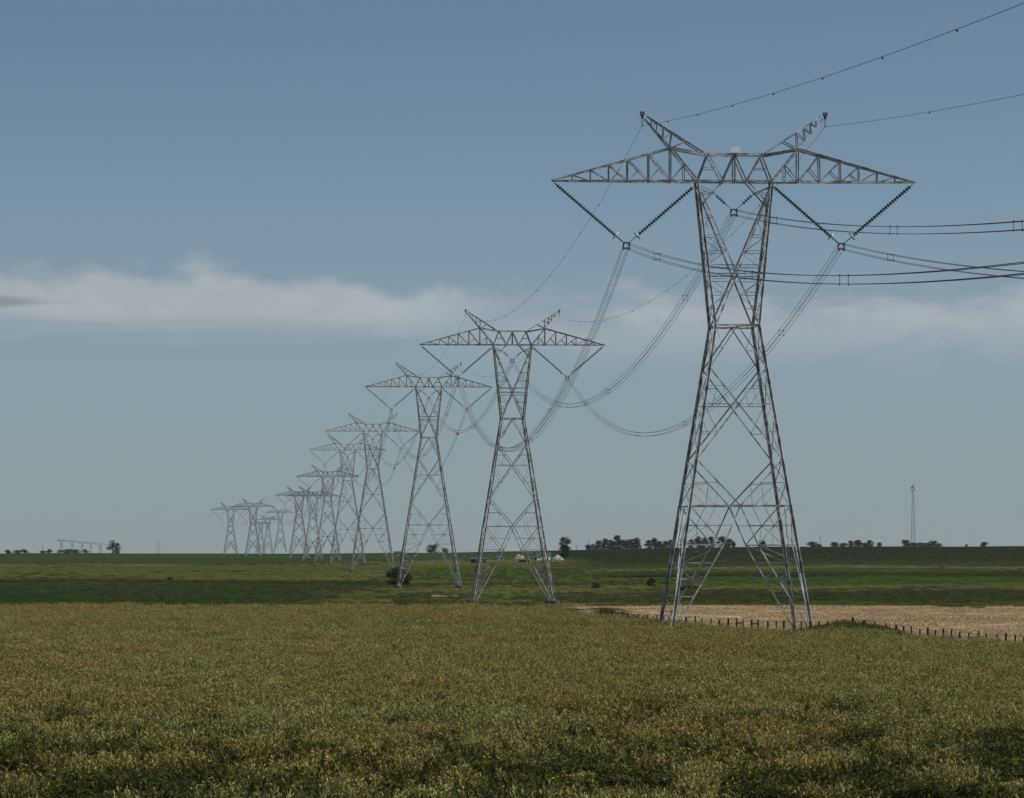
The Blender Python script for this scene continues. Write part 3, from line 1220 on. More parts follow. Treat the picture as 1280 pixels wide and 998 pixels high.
def veg_material(name, cols, big=None, trans=0.25, bigscale=0.05):
    """cols: ramp over the tint; big: colour multiplier ramp over broad world noise"""
    m = bpy.data.materials.new(name)
    m.use_nodes = True
    t = m.node_tree
    b = t.nodes['Principled BSDF']
    b.inputs['Roughness'].default_value = 0.75
    b.inputs['Specular IOR Level'].default_value = 0.12
    a = N(t, 'ShaderNodeAttribute', attribute_name='tint')
    r = N(t, 'ShaderNodeValToRGB')
    e = r.color_ramp.elements
    while len(e) > 1:
        e.remove(e[-1])
    for i, c in enumerate(cols):
        if i == 0:
            e[0].position = 0.0
            e[0].color = tuple(c) + (1,)
        else:
            e.new(i / (len(cols) - 1)).color = tuple(c) + (1,)
    t.links.new(a.outputs['Fac'], r.inputs[0])
    c = r.outputs[0]
    if big:
        g = N(t, 'ShaderNodeNewGeometry')
        n1 = noise(t, g.outputs['Position'], bigscale, 5.0, 0.65)
        n2 = noise(t, g.outputs['Position'], bigscale * 6.3, 4.0, 0.6)
        c = mixc(t, smooth(t, n1, 0.36, 0.64), c, mixc(t, 1.0, c, big[0], 'MULTIPLY'))
        c = mixc(t, smooth(t, n2, 0.52, 0.70), c, mixc(t, 1.0, c, big[1], 'MULTIPLY'))
    t.links.new(c, b.inputs['Base Color'])
    tr = N(t, 'ShaderNodeBsdfTranslucent')
    t.links.new(c, tr.inputs['Color'])
    mx = N(t, 'ShaderNodeMixShader')
    mx.inputs[0].default_value = trans
    t.links.new(b.outputs[0], mx.inputs[1])
    t.links.new(tr.outputs[0], mx.inputs[2])
    t.links.new(mx.outputs[0], t.nodes['Material Output'].inputs['Surface'])
    return m


def quads(P, D, Wd, L, W):
    """one lance-shaped leaf per row: base P, direction D, width direction Wd"""
    n = len(P)
    a = P
    b = P + D * (L * 0.5)[:, None] + Wd * W[:, None]
    c = P + D * L[:, None]
    d = P + D * (L * 0.5)[:, None] - Wd * W[:, None]
    V = np.stack([a, b, c, d], 1).reshape(-1, 3)
    Q = np.arange(4 * n).reshape(n, 4)
    return V, Q


def unit(v):
    return v / np.maximum(np.linalg.norm(v, axis=1, keepdims=True), 1e-6)


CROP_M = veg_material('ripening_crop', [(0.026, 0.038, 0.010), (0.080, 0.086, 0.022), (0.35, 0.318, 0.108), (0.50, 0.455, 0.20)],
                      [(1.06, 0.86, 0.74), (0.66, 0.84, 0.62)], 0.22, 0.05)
GRASS_M = veg_material('rough_grass', [(0.033, 0.045, 0.013), (0.063, 0.077, 0.022), (0.13, 0.125, 0.045)],
                       [(1.3, 1.15, 0.9), (0.7, 0.8, 0.7)], 0.25, 0.2)


def crop_patch(seed, size=1.8, per=11, hgt=0.80, leafy=False):
    g = np.random.default_rng(seed)
    n = int(size * size * per)
    base = np.stack([g.uniform(-size / 2, size / 2, n), g.uniform(-size / 2, size / 2, n), np.zeros(n)], 1)
    # plants stand in loose clumps of unequal height
    cc = g.uniform(-size / 2, size / 2, (9, 2))
    k0 = g.integers(0, 9, n)
    base[:, :2] = base[:, :2] * 0.62 + cc[k0] * 0.42
    h = hgt * (g.uniform(0.62, 1.15, 9)[k0]) * g.uniform(0.78, 1.18, n)
    pt = np.clip(g.uniform(0, 1, n) * 0.6 + g.uniform(0, 1, 9)[k0] * 0.4, 0, 1)
    lean = g.normal(0, 0.12, (n, 2))
    Ps, Ds, Ws, Ls, Wi, T = [], [], [], [], [], []
    k = 25
    for j in range(k):
        f = 0.22 + 0.78 * ((j + g.uniform(0, 1, n)) / k) ** (0.75 if not leafy else 1.2)
        p = base.copy()
        p[:, :2] += lean * f[:, None] * h[:, None]
        p[:, 2] = f * h
        a = g.uniform(0, 2 * math.pi, n)
        up = g.uniform(0.1, 1.3, n) * (0.5 + f)
        d = unit(np.stack([np.cos(a), np.sin(a), up], 1))
        p[:, :2] += d[:, :2] * (0.02 + 0.09 * (1 - f))[:, None]
        w = unit(np.cross(d, g.normal(0, 1, (n, 3))))
        Ps.append(p), Ds.append(d), Ws.append(w)
        big = 1.5 if leafy else 1.0
        Ls.append(g.uniform(0.06, 0.19, n) * (1.2 - 0.4 * f) * big)
        Wi.append(g.uniform(0.008, 0.026, n) * (2.0 - 1.15 * f) * big)
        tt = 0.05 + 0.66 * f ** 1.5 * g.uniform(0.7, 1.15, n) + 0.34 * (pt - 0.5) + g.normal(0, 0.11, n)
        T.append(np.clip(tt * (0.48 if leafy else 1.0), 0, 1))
    # stems
    Ps.append(base), Ds.append(unit(np.concatenate([lean, np.ones((n, 1))], 1))), Ws.append(unit(np.stack([np.cos(pt * 6), np.sin(pt * 6), 0 * pt], 1)))
    Ls.append(h), Wi.append(np.full(n, 0.009)), T.append(np.full(n, 0.3))
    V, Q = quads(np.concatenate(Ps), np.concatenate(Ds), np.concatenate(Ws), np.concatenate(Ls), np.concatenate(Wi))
    return leaf_mesh('crop_patch', V, Q, np.concatenate(T), CROP_M)


def grass_patch(seed, size=1.4, n=260, hgt=0.6):
    g = np.random.default_rng(seed)
    P = np.stack([g.uniform(-size / 2, size / 2, n), g.uniform(-size / 2, size / 2, n), np.zeros(n)], 1)
    a = g.uniform(0, 6.283, n)
    D = unit(np.stack([np.cos(a) * 0.35, np.sin(a) * 0.35, np.ones(n)], 1))
    W = unit(np.cross(D, g.normal(0, 1, (n, 3))))
    L = hgt * g.uniform(0.5, 1.2, n)
    V, Q = quads(P, D, W, L, np.full(n, 0.022))
    return leaf_mesh('grass_patch', V, Q, np.clip(g.normal(0.5, 0.25, n), 0, 1), GRASS_M)


def scatter(name, pts, rz, sc, idx, meshes, material, label, cat):
    """ONE object of uncountable stuff: patches instanced on its points"""
    col = bpy.data.collections.new(name + '_patches')
    for i, me in enumerate(meshes):
        o = bpy.data.objects.new('%s_patch_%02d' % (name, i), me)
        col.objects.link(o)
    me = bpy.data.meshes.new(name)
    me.from_pydata(pts.tolist(), [], [])
    n = len(pts)
    at = me.attributes.new('rot', 'FLOAT_VECTOR', 'POINT')
    at.data.foreach_set('vector', np.stack([np.zeros(n), np.zeros(n), rz], 1).astype(np.float32).ravel())
    at = me.attributes.new('scl', 'FLOAT_VECTOR', 'POINT')
    at.data.foreach_set('vector', sc.astype(np.float32).ravel())
    at = me.attributes.new('pick', 'INT', 'POINT')
    at.data.foreach_set('value', idx.astype(np.int32))
    me.materials.append(material)
    ng = bpy.data.node_groups.new(name, 'GeometryNodeTree')
    ng.interface.new_socket(name='Geometry', in_out='INPUT', socket_type='NodeSocketGeometry')
    ng.interface.new_socket(name='Geometry', in_out='OUTPUT', socket_type='NodeSocketGeometry')
    gi, go = ng.nodes.new('NodeGroupInput'), ng.nodes.new('NodeGroupOutput')
    ci = ng.nodes.new('GeometryNodeCollectionInfo')
    ci.inputs['Collection'].default_value = col
    ci.inputs['Separate Children'].default_value = True
    ci.inputs['Reset Children'].default_value = True
    ip = ng.nodes.new('GeometryNodeInstanceOnPoints')
    ip.inputs['Pick Instance'].default_value = True
    for nm, dt, sk in (('rot', 'FLOAT_VECTOR', 'Rotation'), ('scl', 'FLOAT_VECTOR', 'Scale'), ('pick', 'INT', 'Instance Index')):
        na = ng.nodes.new('GeometryNodeInputNamedAttribute')
        na.data_type = dt
        na.inputs['Name'].default_value = nm
        out = [o for o in na.outputs if o.enabled and o.name == 'Attribute'][0]
        ng.links.new(out, ip.inputs[sk])
    ng.links.new(gi.outputs[0], ip.inputs['Points'])
    ng.links.new(ci.outputs[0], ip.inputs['Instance'])
    ng.links.new(ip.outputs[0], go.inputs[0])
    o = link(name, me)
    md = o.modifiers.new('scatter', 'NODES')
    md.node_group = ng
    tag(o, label, cat, kind='stuff')
    return o


def build_crop():
    st = 1.45
    P = []
    for y in np.arange(72, 528, st):
        hw = 0.128 * y + 4
        P.append(np.stack([np.arange(-hw, hw, st), np.full(len(np.arange(-hw, hw, st)), y)], 1))
    P = np.concatenate(P)
    P = P + rng.uniform(-0.5, 0.5, P.shape) * st * 0.9
    x, y = P[:, 0], P[:, 1]
    # the crop stops short of the fence; ragged far edge
    edge = np.where(y < 476, fence_x(np.minimum(y, 476)) - 3.2 + 0.9 * np.sin(y * 0.21), 6.4 - 0.05 * (y - 476) + 1.5 * np.sin(y * 0.3))
    far = 500 + 22 * vnoise(x * 0.10, x * 0 + 3, 5) + 12 * vnoise(x * 0.4, x * 0 + 1, 6)
    keep = (x < edge) & (y < far)
    # bare leg bases of the nearest tower
    P = P[keep]
    x, y = P[:, 0], P[:, 1]
    n1 = vnoise(x * 0.055, y * 0.02, 1)
    n2 = vnoise(x * 0.35, y * 0.12, 2)
    n3 = vnoise(x * 0.8, y * 0.3, 3)
    n4 = vnoise(x * 0.22 + 7, y * 0.16, 4)
    h = 0.66 + 0.22 * n1 + 0.36 * n2 + 0.36 * n3
    # younger green plants and thin spots, with extra on the near ground to imitate lens darkening
    near = 1 - ss(105, 250, y)
    leafy = (n4 * 0.35 + n3 * 0.35 + 0.3 * rng.uniform(0, 1, len(P))) < 0.27 + 0.36 * near
    gap = (n2 * 0.3 + n3 * 0.4 + 0.3 * rng.uniform(0, 1, len(P))) < 0.24 + 0.24 * near
    h = np.where(leafy, h * 0.74, h)
    h = np.where(gap, h * 0.5, h)
    drop = gap & (rng.uniform(0, 1, len(P)) < 0.45)
    P, h, leafy = P[~drop], h[~drop], leafy[~drop]
    x, y = P[:, 0], P[:, 1]
    z = ground(x, y)
    n = len(P)
    sc = np.stack([rng.uniform(0.9, 1.1, n)] * 2 + [h * rng.uniform(0.92, 1.08, n)], 1)
    pick = np.where(leafy, rng.integers(8, 11, n), rng.integers(0, 8, n))
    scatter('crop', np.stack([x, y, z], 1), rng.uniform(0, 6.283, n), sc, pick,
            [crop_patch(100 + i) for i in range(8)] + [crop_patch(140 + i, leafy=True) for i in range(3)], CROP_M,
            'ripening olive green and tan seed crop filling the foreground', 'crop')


build_crop()


def build_verge():
    pts, sc = [], []
    L = 0.0
    for i in range(len(FENCE) - 1):
        a, b = FENCE[i], FENCE[i + 1]
        d = np.linalg.norm(b - a)
        n = int(d / 0.16)
        for k in range(n):
            t = rng.uniform()
            p = a + (b - a) * t
            nx = np.array([(b - a)[1], -(b - a)[0]]) / d       # towards the stubble side when positive
            off = rng.uniform(-4.2, 0.5)
            q = p + nx * off
            bank = math.exp(-((q[0] - 27) / 4.0) ** 2 - ((q[1] - 352) / 16.0) ** 2)
            pts.append((q[0], q[1]))
            hh = (0.5 if q[1] < 420 else 0.4) + 0.75 * bank
            sc.append(hh * rng.uniform(0.7, 1.3))
    # rough edge where the crop meets the far field
    for k in range(1600):
        xx = rng.uniform(-75, 80)
        yy = rng.uniform(500, 600)
        if xx > 6.5 - 0.03 * (yy - 476):
            continue
        pts.append((xx, yy))
        sc.append(rng.uniform(0.3, 0.8))
    # weeds creeping over the margins of the stubble
    for k in range(900):
        if rng.uniform() < 0.6:
            xx = rng.uniform(7, 85)
            yy = 588 - abs(rng.normal(0, 9)) * (0.4 + 1.2 * vnoise(np.array([xx * 0.09]), np.array([2.0]), 12)[0])
        else:
            yy = rng.uniform(300, 540)
            xx = fence_x(min(yy, 476)) + 0.5 + abs(rng.normal(0, 1.6))
        pts.append((xx, yy))
        sc.append(rng.uniform(0.15, 0.5))
    # tufts in the stubble
    for k in range(0):
        yy = rng.uniform(330, 590)
        xx = fence_x(min(yy, 476)) + 2 + abs(rng.normal(0, 26))
        if vnoise(np.array([xx * 0.08]), np.array([yy * 0.05]), 9)[0] < 0.55:
            continue
        pts.append((xx, yy))
        sc.append(rng.uniform(0.2, 0.45))
    P = np.array(pts)
    n = len(P)
    s = np.array(sc)
    scatter('rough_grass', np.stack([P[:, 0], P[:, 1], ground(P[:, 0], P[:, 1])], 1), rng.uniform(0, 6.283, n),
            np.stack([np.full(n, 1.2), np.full(n, 1.2), s * 1.25], 1), rng.integers(0, 5, n),
            [grass_patch(200 + i) for i in range(5)], GRASS_M, 'rough dark green grass growing along the fence and field edge', 'grass')


build_verge()

STRAW_M = veg_material('cut_straw', [(0.22, 0.145, 0.075), (0.50, 0.37, 0.225), (0.70, 0.55, 0.36)], [(0.8, 0.76, 0.7), (1.1, 1.08, 1.0)], 0.15, 0.06)


def build_straw():
    g = np.random.default_rng(5)

    def patch(seed):
        q = np.random.default_rng(seed)
        n = 90
        P = np.stack([q.uniform(-1.6, 1.6, n), q.uniform(-1.6, 1.6, n), np.zeros(n)], 1)
        a = q.uniform(0, 6.283, n)
        D = unit(np.stack([np.cos(a) * 0.7, np.sin(a) * 0.7, q.uniform(0.3, 1.0, n)], 1))
        W = unit(np.cross(D, q.normal(0, 1, (n, 3))))
        V, Q = quads(P, D, W, q.uniform(0.10, 0.30, n), np.full(n, 0.03))
        return leaf_mesh('straw_patch', V, Q, np.clip(q.normal(0.5, 0.28, n), 0, 1), STRAW_M)
    n = 9000
    y = g.uniform(300, 588, n)
    x = np.where(y < 476, fence_x(np.minimum(y, 476)), 9.8 - 0.022 * (y - 476)) + 0.5 + g.uniform(0, 1, n) ** 1.2 * (0.135 * y)
    keep = vnoise(x * 0.05, y * 0.05, 41) * 0.6 + vnoise(x * 0.25, y * 0.08, 42) * 0.4 > 0.42
    x, y = x[keep], y[keep]
    n = len(x)
    scatter('straw_stubble', np.stack([x, y, ground(x, y) + 0.04], 1), g.uniform(0, 6.283, n),
            np.stack([np.full(n, 1.0), np.full(n, 1.0), g.uniform(0.4, 1.2, n)], 1), g.integers(0, 4, n),
            [patch(500 + i) for i in range(4)], STRAW_M, 'short cut straw littering the tan field', 'straw')


build_straw()


def build_tufts():
    n = 5200
    y = 760 + 1300 * rng.uniform(0, 1, n) ** 1.3
    x = rng.uniform(-0.125, 0.125, n) * y
    k = vnoise(x * 0.02, y * 0.006, 31) * 0.6 + vnoise(x * 0.07, y * 0.02, 32) * 0.4
    keep = k > 0.56
    x, y = x[keep], y[keep]
    # weeds along the old field boundaries
    xb = np.concatenate([rng.uniform(-150, -32, 500), rng.uniform(30, 165, 900)])
    yb = np.where(xb < 0, 1212 + 0.10 * xb, 1322) + rng.normal(0, 7, len(xb)) + 30 * (vnoise(xb * 0.02, xb * 0, 33) - 0.5)
    x, y = np.concatenate([x, xb]), np.concatenate([y, yb])
    m = len(x)
    s = rng.uniform(0.35, 1.0, m)
    s[-len(xb):] *= 1.3
    scatter('meadow_tufts', np.stack([x, y, ground(x, y)], 1), rng.uniform(0, 6.283, m),
            np.stack([rng.uniform(0.8, 2.0, m), rng.uniform(0.8, 2.0, m), s], 1), rng.integers(0, 5, m),
            [grass_patch(300 + i, 1.6, 150, 0.6) for i in range(5)], GRASS_M, 'scattered tufts of coarse grass over the middle fields', 'grass')


build_tufts()

# ------------------------------------------------------------------ fence
WOOD = mat('weathered_post', (0.030, 0.024, 0.020), 0.95, 0, 0.4, 6.0)


def build_fence():
    root = empty('post_fence', (float(FENCE[1][0]), float(FENCE[1][1]), float(ground(*FENCE[1]))))
    tag(root, 'wire fence on short dark wooden posts along the edge of the tan field', 'fence')
    O = np.array(root.location)
    seg = np.linalg.norm(np.diff(FENCE, axis=0), axis=1)
    cum = np.concatenate([[0], np.cumsum(seg)])
    posts = []
    s = 0.0
    meshes = []
    for j in range(4):
        mb = MB()
        r = 0.058 + 0.012 * j
        h = 1.30
        lean = (random.uniform(-0.04, 0.04), random.uniform(-0.04, 0.04))
        mb.tube([(0, 0, -0.4), (lean[0] * 0.5, lean[1] * 0.5, h * 0.5), (lean[0], lean[1], h), (lean[0], lean[1], h + 0.03)],
                [r * 1.06, r, r * 0.95, r * 0.6], 7)
        meshes.append(mb.mesh('post', WOOD))
    while s < cum[-1]:
        x = float(np.interp(s, cum, FENCE[:, 0]))
        y = float(np.interp(s, cum, FENCE[:, 1]))
        posts.append(np.array((x, y, float(ground(x, y)))))
        s += 2.45 * random.uniform(0.88, 1.12) if y < 352 else (2.2 if y < 400 else 3.6) * random.uniform(0.8, 1.25)
    tops = []
    for k, p in enumerate(posts):
        o = link('post', meshes[k % 4], root, tuple(p - O))
        o.rotation_euler = (random.uniform(-0.03, 0.03), random.uniform(-0.03, 0.03), random.uniform(0, 6))
        o.scale = (1.15 if k % 5 == 0 else 1.0,) * 2 + (random.uniform(0.86, 1.06) * (1.0 if p[1] < 400 else 0.85),)
    for hgt in (0.45, 0.85, 1.18):
        mb = MB()
        pts = []
        for k, p in enumerate(posts):
            pts.append(tuple(p - O + np.array((0.09, 0, hgt))))
            if k < len(posts) - 1:
                pts.append(tuple((p + posts[k + 1]) / 2 - O + np.array((0.09, 0, hgt - 0.03))))
        mb.tube(pts, 0.012, 4, False)
        link('wire', mb.mesh('fence_wire', WIRE), root)
    # two braced pairs under the pylon
    def ppx(p):
        return 640 + F * p[0] / p[1]
    for want in (932.0, 952.0):
        k = min(range(len(posts) - 1), key=lambda j: abs(ppx(posts[j]) - want))
        a, b = posts[k] - O, posts[k + 1] - O
        mb = MB()
        mb.tube([a + (0, 0, 0.95), b + (0, 0, 0.93)], 0.06, 6)
        link('brace_rail', mb.mesh('brace_rail', WOOD), root)


build_fence()

# ------------------------------------------------------------------ trees and bushes
BARK = mat('bark', (0.055, 0.045, 0.035), 0.95, 0, 0.3, 3.0)
LEAF_M = veg_material('tree_leaves', [(0.018, 0.030, 0.011), (0.031, 0.048, 0.017), (0.056, 0.074, 0.028)], None, 0.2)
DRY_M = veg_material('grey_green_leaves', [(0.036, 0.045, 0.022), (0.060, 0.070, 0.034), (0.088, 0.093, 0.050)], None, 0.2)


def crown_mesh(seed, w, h, z0, n=900, clumps=14, leaf=0.35, shape='round', material=None):
    g = np.random.default_rng(seed)
    C, Rr = [], []
    for k in range(clumps):
        u = g.uniform(-1, 1, 2)
        while u @ u > 1:
            u = g.uniform(-1, 1, 2)
        f = g.uniform(0.02, 1.0)
        wid = {'round': math.sin(math.pi * min(0.95, f * 0.62 + 0.28)), 'tall': 0.62 + 0.30 * math.sin(math.pi * f) - 0.45 * f ** 3,
               'vase': 0.35 + 0.65 * f if f < 0.8 else 1.6 * (1.2 - f), 'low': math.sqrt(max(0.02, 1 - f * f))}[shape]
        C.append((u[0] * w / 2 * wid * 0.85, u[1] * w / 2 * wid * 0.85, z0 + h * f * 0.92))
        Rr.append(min(w, h) * g.uniform(0.10, 0.21))
    C, Rr = np.array(C), np.array(Rr)
    k = g.integers(0, clumps, n)
    d = unit(g.normal(0, 1, (n, 3)))
    P = C[k] + d * (Rr[k] * g.uniform(0.25, 1.12, n))[:, None] * np.array([1.15, 1.15, 0.9])
    P[:, 2] = np.maximum(P[:, 2], 0.05)
    D = unit(d + g.normal(0, 0.7, (n, 3)))
    W = unit(np.cross(D, g.normal(0, 1, (n, 3))))
    L = leaf * g.uniform(0.6, 1.4, n)
    V, Q = quads(P, D, W, L, L * 0.36)
    t = np.clip(g.normal(0.45, 0.2, n) + 0.15 * g.normal(0, 1, clumps)[k], 0, 1)
    return leaf_mesh('crown', V, Q, t, material or LEAF_M)


def trunk_mesh(seed, h, w, z0, r):
    g = np.random.default_rng(seed)
    mb = MB()
    lean = g.normal(0, 0.03, 2) * h
    top = (lean[0], lean[1], h * 0.8)
    mb.tube([(0, 0, -0.3), (lean[0] * 0.3, lean[1] * 0.3, h * 0.25), top], [r, r * 0.75, r * 0.2], 7)
    for k in range(6):
        f = g.uniform(0.25, 0.65)
        a = g.uniform(0, 6.283)
        p = np.array((lean[0] * f, lean[1] * f, h * f))
        q = p + np.array((math.cos(a) * w * 0.33, math.sin(a) * w * 0.33, h * g.uniform(0.12, 0.25)))
        mb.tube([p, (p + q) / 2 + (0, 0, 0.05 * h), q], [r * 0.45, r * 0.3, r * 0.1], 5)
    return mb.mesh('trunk', BARK)


KINDS = {}


def tree_kind(name, seed, w, h, bare, shape, n=800, clumps=15, leaf=0.4, material=None):
    KINDS[name] = (trunk_mesh(seed, h, w, bare, 0.035 * h * 0.6), crown_mesh(seed + 1, w, h - bare, bare, n, clumps, leaf, shape, material), w, h)


tree_kind('poplar', 11, 6.0, 9.6, 0.3, 'vase', 3600, 40, 0.40)
tree_kind('ash', 21, 7.0, 8.0, 0.2, 'round', 3000, 34, 0.42)
tree_kind('elm', 31, 5.5, 8.0, 0.1, 'tall', 2600, 34, 0.40)
tree_kind('spruce', 41, 3.8, 8.0, 0.0, 'tall', 2200, 34, 0.36)
tree_kind('lone', 51, 7.0, 8.0, 0.2, 'round', 1700, 16, 0.42)
tree_kind('shrub', 61, 9.0, 5.0, 0.0, 'low', 6000, 70, 0.36)
tree_kind('willow', 71, 8.0, 5.0, 0.0, 'low', 3000, 40, 0.40, DRY_M)


def plant(kind, loc, w, h, label, cat='tree', group=None, name='tree', rz=None):
    tm, cm, kw, kh = KINDS[kind]
    root = empty(name, loc, random.uniform(0, 6.283) if rz is None else rz)
    tag(root, label, cat, group)
    s = (w / kw, w / kw, h / kh)
    a = link('stem' if cat == 'bush' else 'trunk', tm, root)
    b = link('foliage' if cat == 'bush' else 'crown', cm, root)
    a.scale = b.scale = s
    return root


def skyline_tree(kind, px, wpx, hpx, label, group, row=None, dd=None, **kw):
    d = dd or horizon_d(px) - 30
    if row is not None:
        x, y, z = on_ground(px, row)
        d = y
    else:
        x = (px - 640) / F * d
        y, z = d, float(ground(x, d))
    return plant(kind, (x, y, z), wpx * d / F, hpx * d / F, label, group=group, **kw)


plant('shrub', (lambda p: (p[0], p[1] + 6, p[2]))(on_ground(497, 732)), 8.6, 4.6, 'round dark green bush at the foot of the third pylon', 'bush', None, 'bush')
for px, row, w, h, lab in ((213, 727, 11, 5, 'small dark bush alone on the field boundary at left'),
                           (745, 736, 16, 8, 'low grey green bush left of the nearest pylon, the farther left of two'),
                           (814, 733, 15, 10, 'dark bush just left of the nearest pylon\'s left leg'),
                           (862, 738, 40, 6, 'low wide dark bush seen through the nearest pylon\'s left leg')):
    x, y, z = on_ground(px, row)
    plant('willow' if px == 745 else 'shrub', (x, y, z), w * y / F, h * y / F, lab, 'bush', None, 'bush')

skyline_tree('poplar', 706, 19, 28, 'dark full tree standing alone beside the white farm clutter', None, row=698)
skyline_tree('lone', 141, 15, 16, 'small ragged tree standing alone on the left skyline', None)
skyline_tree('elm', 147, 9, 13, 'thin tree touching the right side of the ragged lone tree', None)
skyline_tree('ash', 541, 17, 11, 'pale rounded tree on the skyline between the third pylon\'s legs', None)
skyline_tree('ash', 556, 10, 6, 'low tree on the skyline against the third pylon\'s right leg', None)
GR = 'trees of the shelterbelt left of the nearest pylon'
words = ['tallest', 'bushy', 'narrow', 'broad', 'small', 'leaning', 'dense', 'thin']
belt = [(735, 6, 6), (741, 8, 7), (748, 8, 11), (756, 10, 12), (764, 11, 13), (772, 11, 14), (781, 11, 13), (789, 11, 12), (796, 9, 12),
        (811, 9, 10), (818, 8, 11), (825, 8, 10), (832, 8, 9), (838, 6, 8)]
nth = ['first', 'second', 'third', 'fourth', 'fifth', 'sixth', 'seventh', 'eighth', 'ninth', 'tenth', 'eleventh', 'twelfth', 'thirteenth', 'fourteenth']
for i, (px, w, h) in enumerate(belt):
    skyline_tree(('spruce', 'elm', 'ash', 'spruce')[i % 4], px, w * 1.5, h * (1.2, 0.95, 1.1, 1.25, 1.0)[i % 5], 'dark shelterbelt tree, %s from the left in the row left of the nearest pylon' % nth[i], GR)
belt2 = [(864, 8, 9), (873, 9, 12), (881, 9, 13), (889, 8, 12), (903, 12, 12), (911, 10, 11), (917, 5, 6), (953, 8, 7)]
for i, (px, w, h) in enumerate(belt2):
    skyline_tree(('elm', 'spruce', 'ash')[i % 3], px, w * 1.5, h * (1.1, 1.25, 1.0)[i % 3], 'dark skyline tree, %s from the left of those seen through the nearest pylon\'s legs' % nth[i],
                 'trees seen through the nearest pylon')
belt3 = [(1015, 10, 5), (1023, 8, 4), (1043, 8, 6), (1054, 8, 5), (1063, 7, 6), (1072, 9, 7), (1080, 8, 6), (1087, 8, 7), (1099, 5, 6)]
for i, (px, w, h) in enumerate(belt3):
    skyline_tree(('ash', 'elm', 'spruce')[i % 3], px, w * 1.6, h * (1.3, 0.8, 1.1, 0.95, 1.2)[i % 5], 'low skyline tree, %s from the left between the nearest pylon and the radio mast' % nth[i],
                 'low trees left of the radio mast')
belt4 = [(1132, 9, 7), (1141, 9, 6), (1150, 9, 5), (1158, 9, 5), (1166, 9, 6), (1173, 8, 5)]
for i, (px, w, h) in enumerate(belt4):
    skyline_tree(('ash', 'elm')[i % 2], px, w * 1.6, h * (1.25, 0.8, 1.05, 0.9)[i % 4], 'low skyline tree, %s from the left in the clump at the radio mast\'s foot' % nth[i],
                 'low trees at the radio mast')
skyline_tree('ash', 1208, 5, 3, 'tiny bushy tree on the skyline right of the radio mast', None)
skyline_tree('ash', 1230, 12, 6, 'rightmost small dark tree on the skyline', None)
belt5 = [(10, 6, 4), (22, 10, 5), (31, 12, 5), (54, 6, 4), (62, 6, 4), (76, 10, 5), (86, 11, 5), (95, 10, 5), (107, 8, 4)]
for i, (px, w, h) in enumerate(belt5):
    skyline_tree(('ash', 'elm', 'lone')[i % 3], px, w * 1.6, h * (1.25, 0.8, 1.05, 0.9)[i % 4], 'tiny far tree on the left skyline, %s from the left' % nth[i], 'tiny trees on the left skyline')

# ------------------------------------------------------------------ farm clutter
WHITEW = mat('pale_siding', (0.55, 0.53, 0.54), 0.7, 0, 0.12, 1.0)
ROOF = mat('dark_roof', (0.055, 0.058, 0.070), 0.8, 0, 0.2, 1.0)
DARKW = mat('dark_boards', (0.045, 0.042, 0.040), 0.9, 0, 0.3, 1.0)
REDW = mat('red_boards', (0.30, 0.085, 0.06), 0.85, 0, 0.2, 1.0)
PANE = mat('window_pane', (0.02, 0.025, 0.03), 0.15)
EARTH = mat('tipped_earth', (0.33, 0.28, 0.20), 0.95, 0, 0.3, 0.6)
RUBBLE = mat('pale_rubble', (0.46, 0.44, 0.42), 0.9, 0, 0.35, 0.8)


def shed(px, row, wpx, hpx, wallm, label, rz=0.15, windows=2, cat='shed', name='farm_shed', dd=None):
    x, y, z = on_ground(px, row) if dd is None else ((px - 640) / F * dd, dd, float(ground((px - 640) / F * dd, dd)))
    k = y / F
    w, h = wpx * k, hpx * k
    dp = w * 0.6
    root = empty(name, (x, y, z), rz)
    tag(root, label, cat)
    wh = h * 0.76
    mb = MB()
    mb.box((0, 0, wh / 2 - 0.2), (w, dp, wh + 0.4))
    # gable ends
    for sx in (-1, 1):
        v = [(sx * w / 2, -dp / 2, wh), (sx * w / 2, dp / 2, wh), (sx * w / 2, 0, h), (sx * (w / 2 - 0.1), -dp / 2, wh), (sx * (w / 2 - 0.1), dp / 2, wh), (sx * (w / 2 - 0.1), 0, h)]
        mb.add(v, [(0, 1, 2), (5, 4, 3), (0, 3, 4, 1), (1, 4, 5, 2), (2, 5, 3, 0)])
    wl = link('wall', mb.mesh('wall', wallm), root)
    mb = MB()
    e = 0.3
    for sy in (-1, 1):
        a = [(-w / 2 - e, sy * (dp / 2 + e), wh - 0.1), (w / 2 + e, sy * (dp / 2 + e), wh - 0.1), (w / 2 + e, 0, h + 0.05), (-w / 2 - e, 0, h + 0.05)]
        v = a + [(p[0], p[1], p[2] + 0.12) for p in a]
        mb.add(v, [(3, 2, 1, 0), (4, 5, 6, 7), (0, 1, 5, 4), (1, 2, 6, 5), (2, 3, 7, 6), (3, 0, 4, 7)])
    link('roof', mb.mesh('roof', ROOF), root)
    mb = MB()
    mb.box((w * 0.22, -dp / 2 - 0.03, min(1.0, wh * 0.45)), (min(1.0, w * 0.25), 0.08, min(2.0, wh * 0.9)))
    link('door', mb.mesh('door', DARKW), root)
    for j in range(windows):
        mb = MB()
        mb.box((-w * 0.36 + j * w * 0.28, -dp / 2 - 0.03, wh * 0.58), (w * 0.14, 0.08, wh * 0.32))
        link('window', mb.mesh('window', PANE), root)
    return root


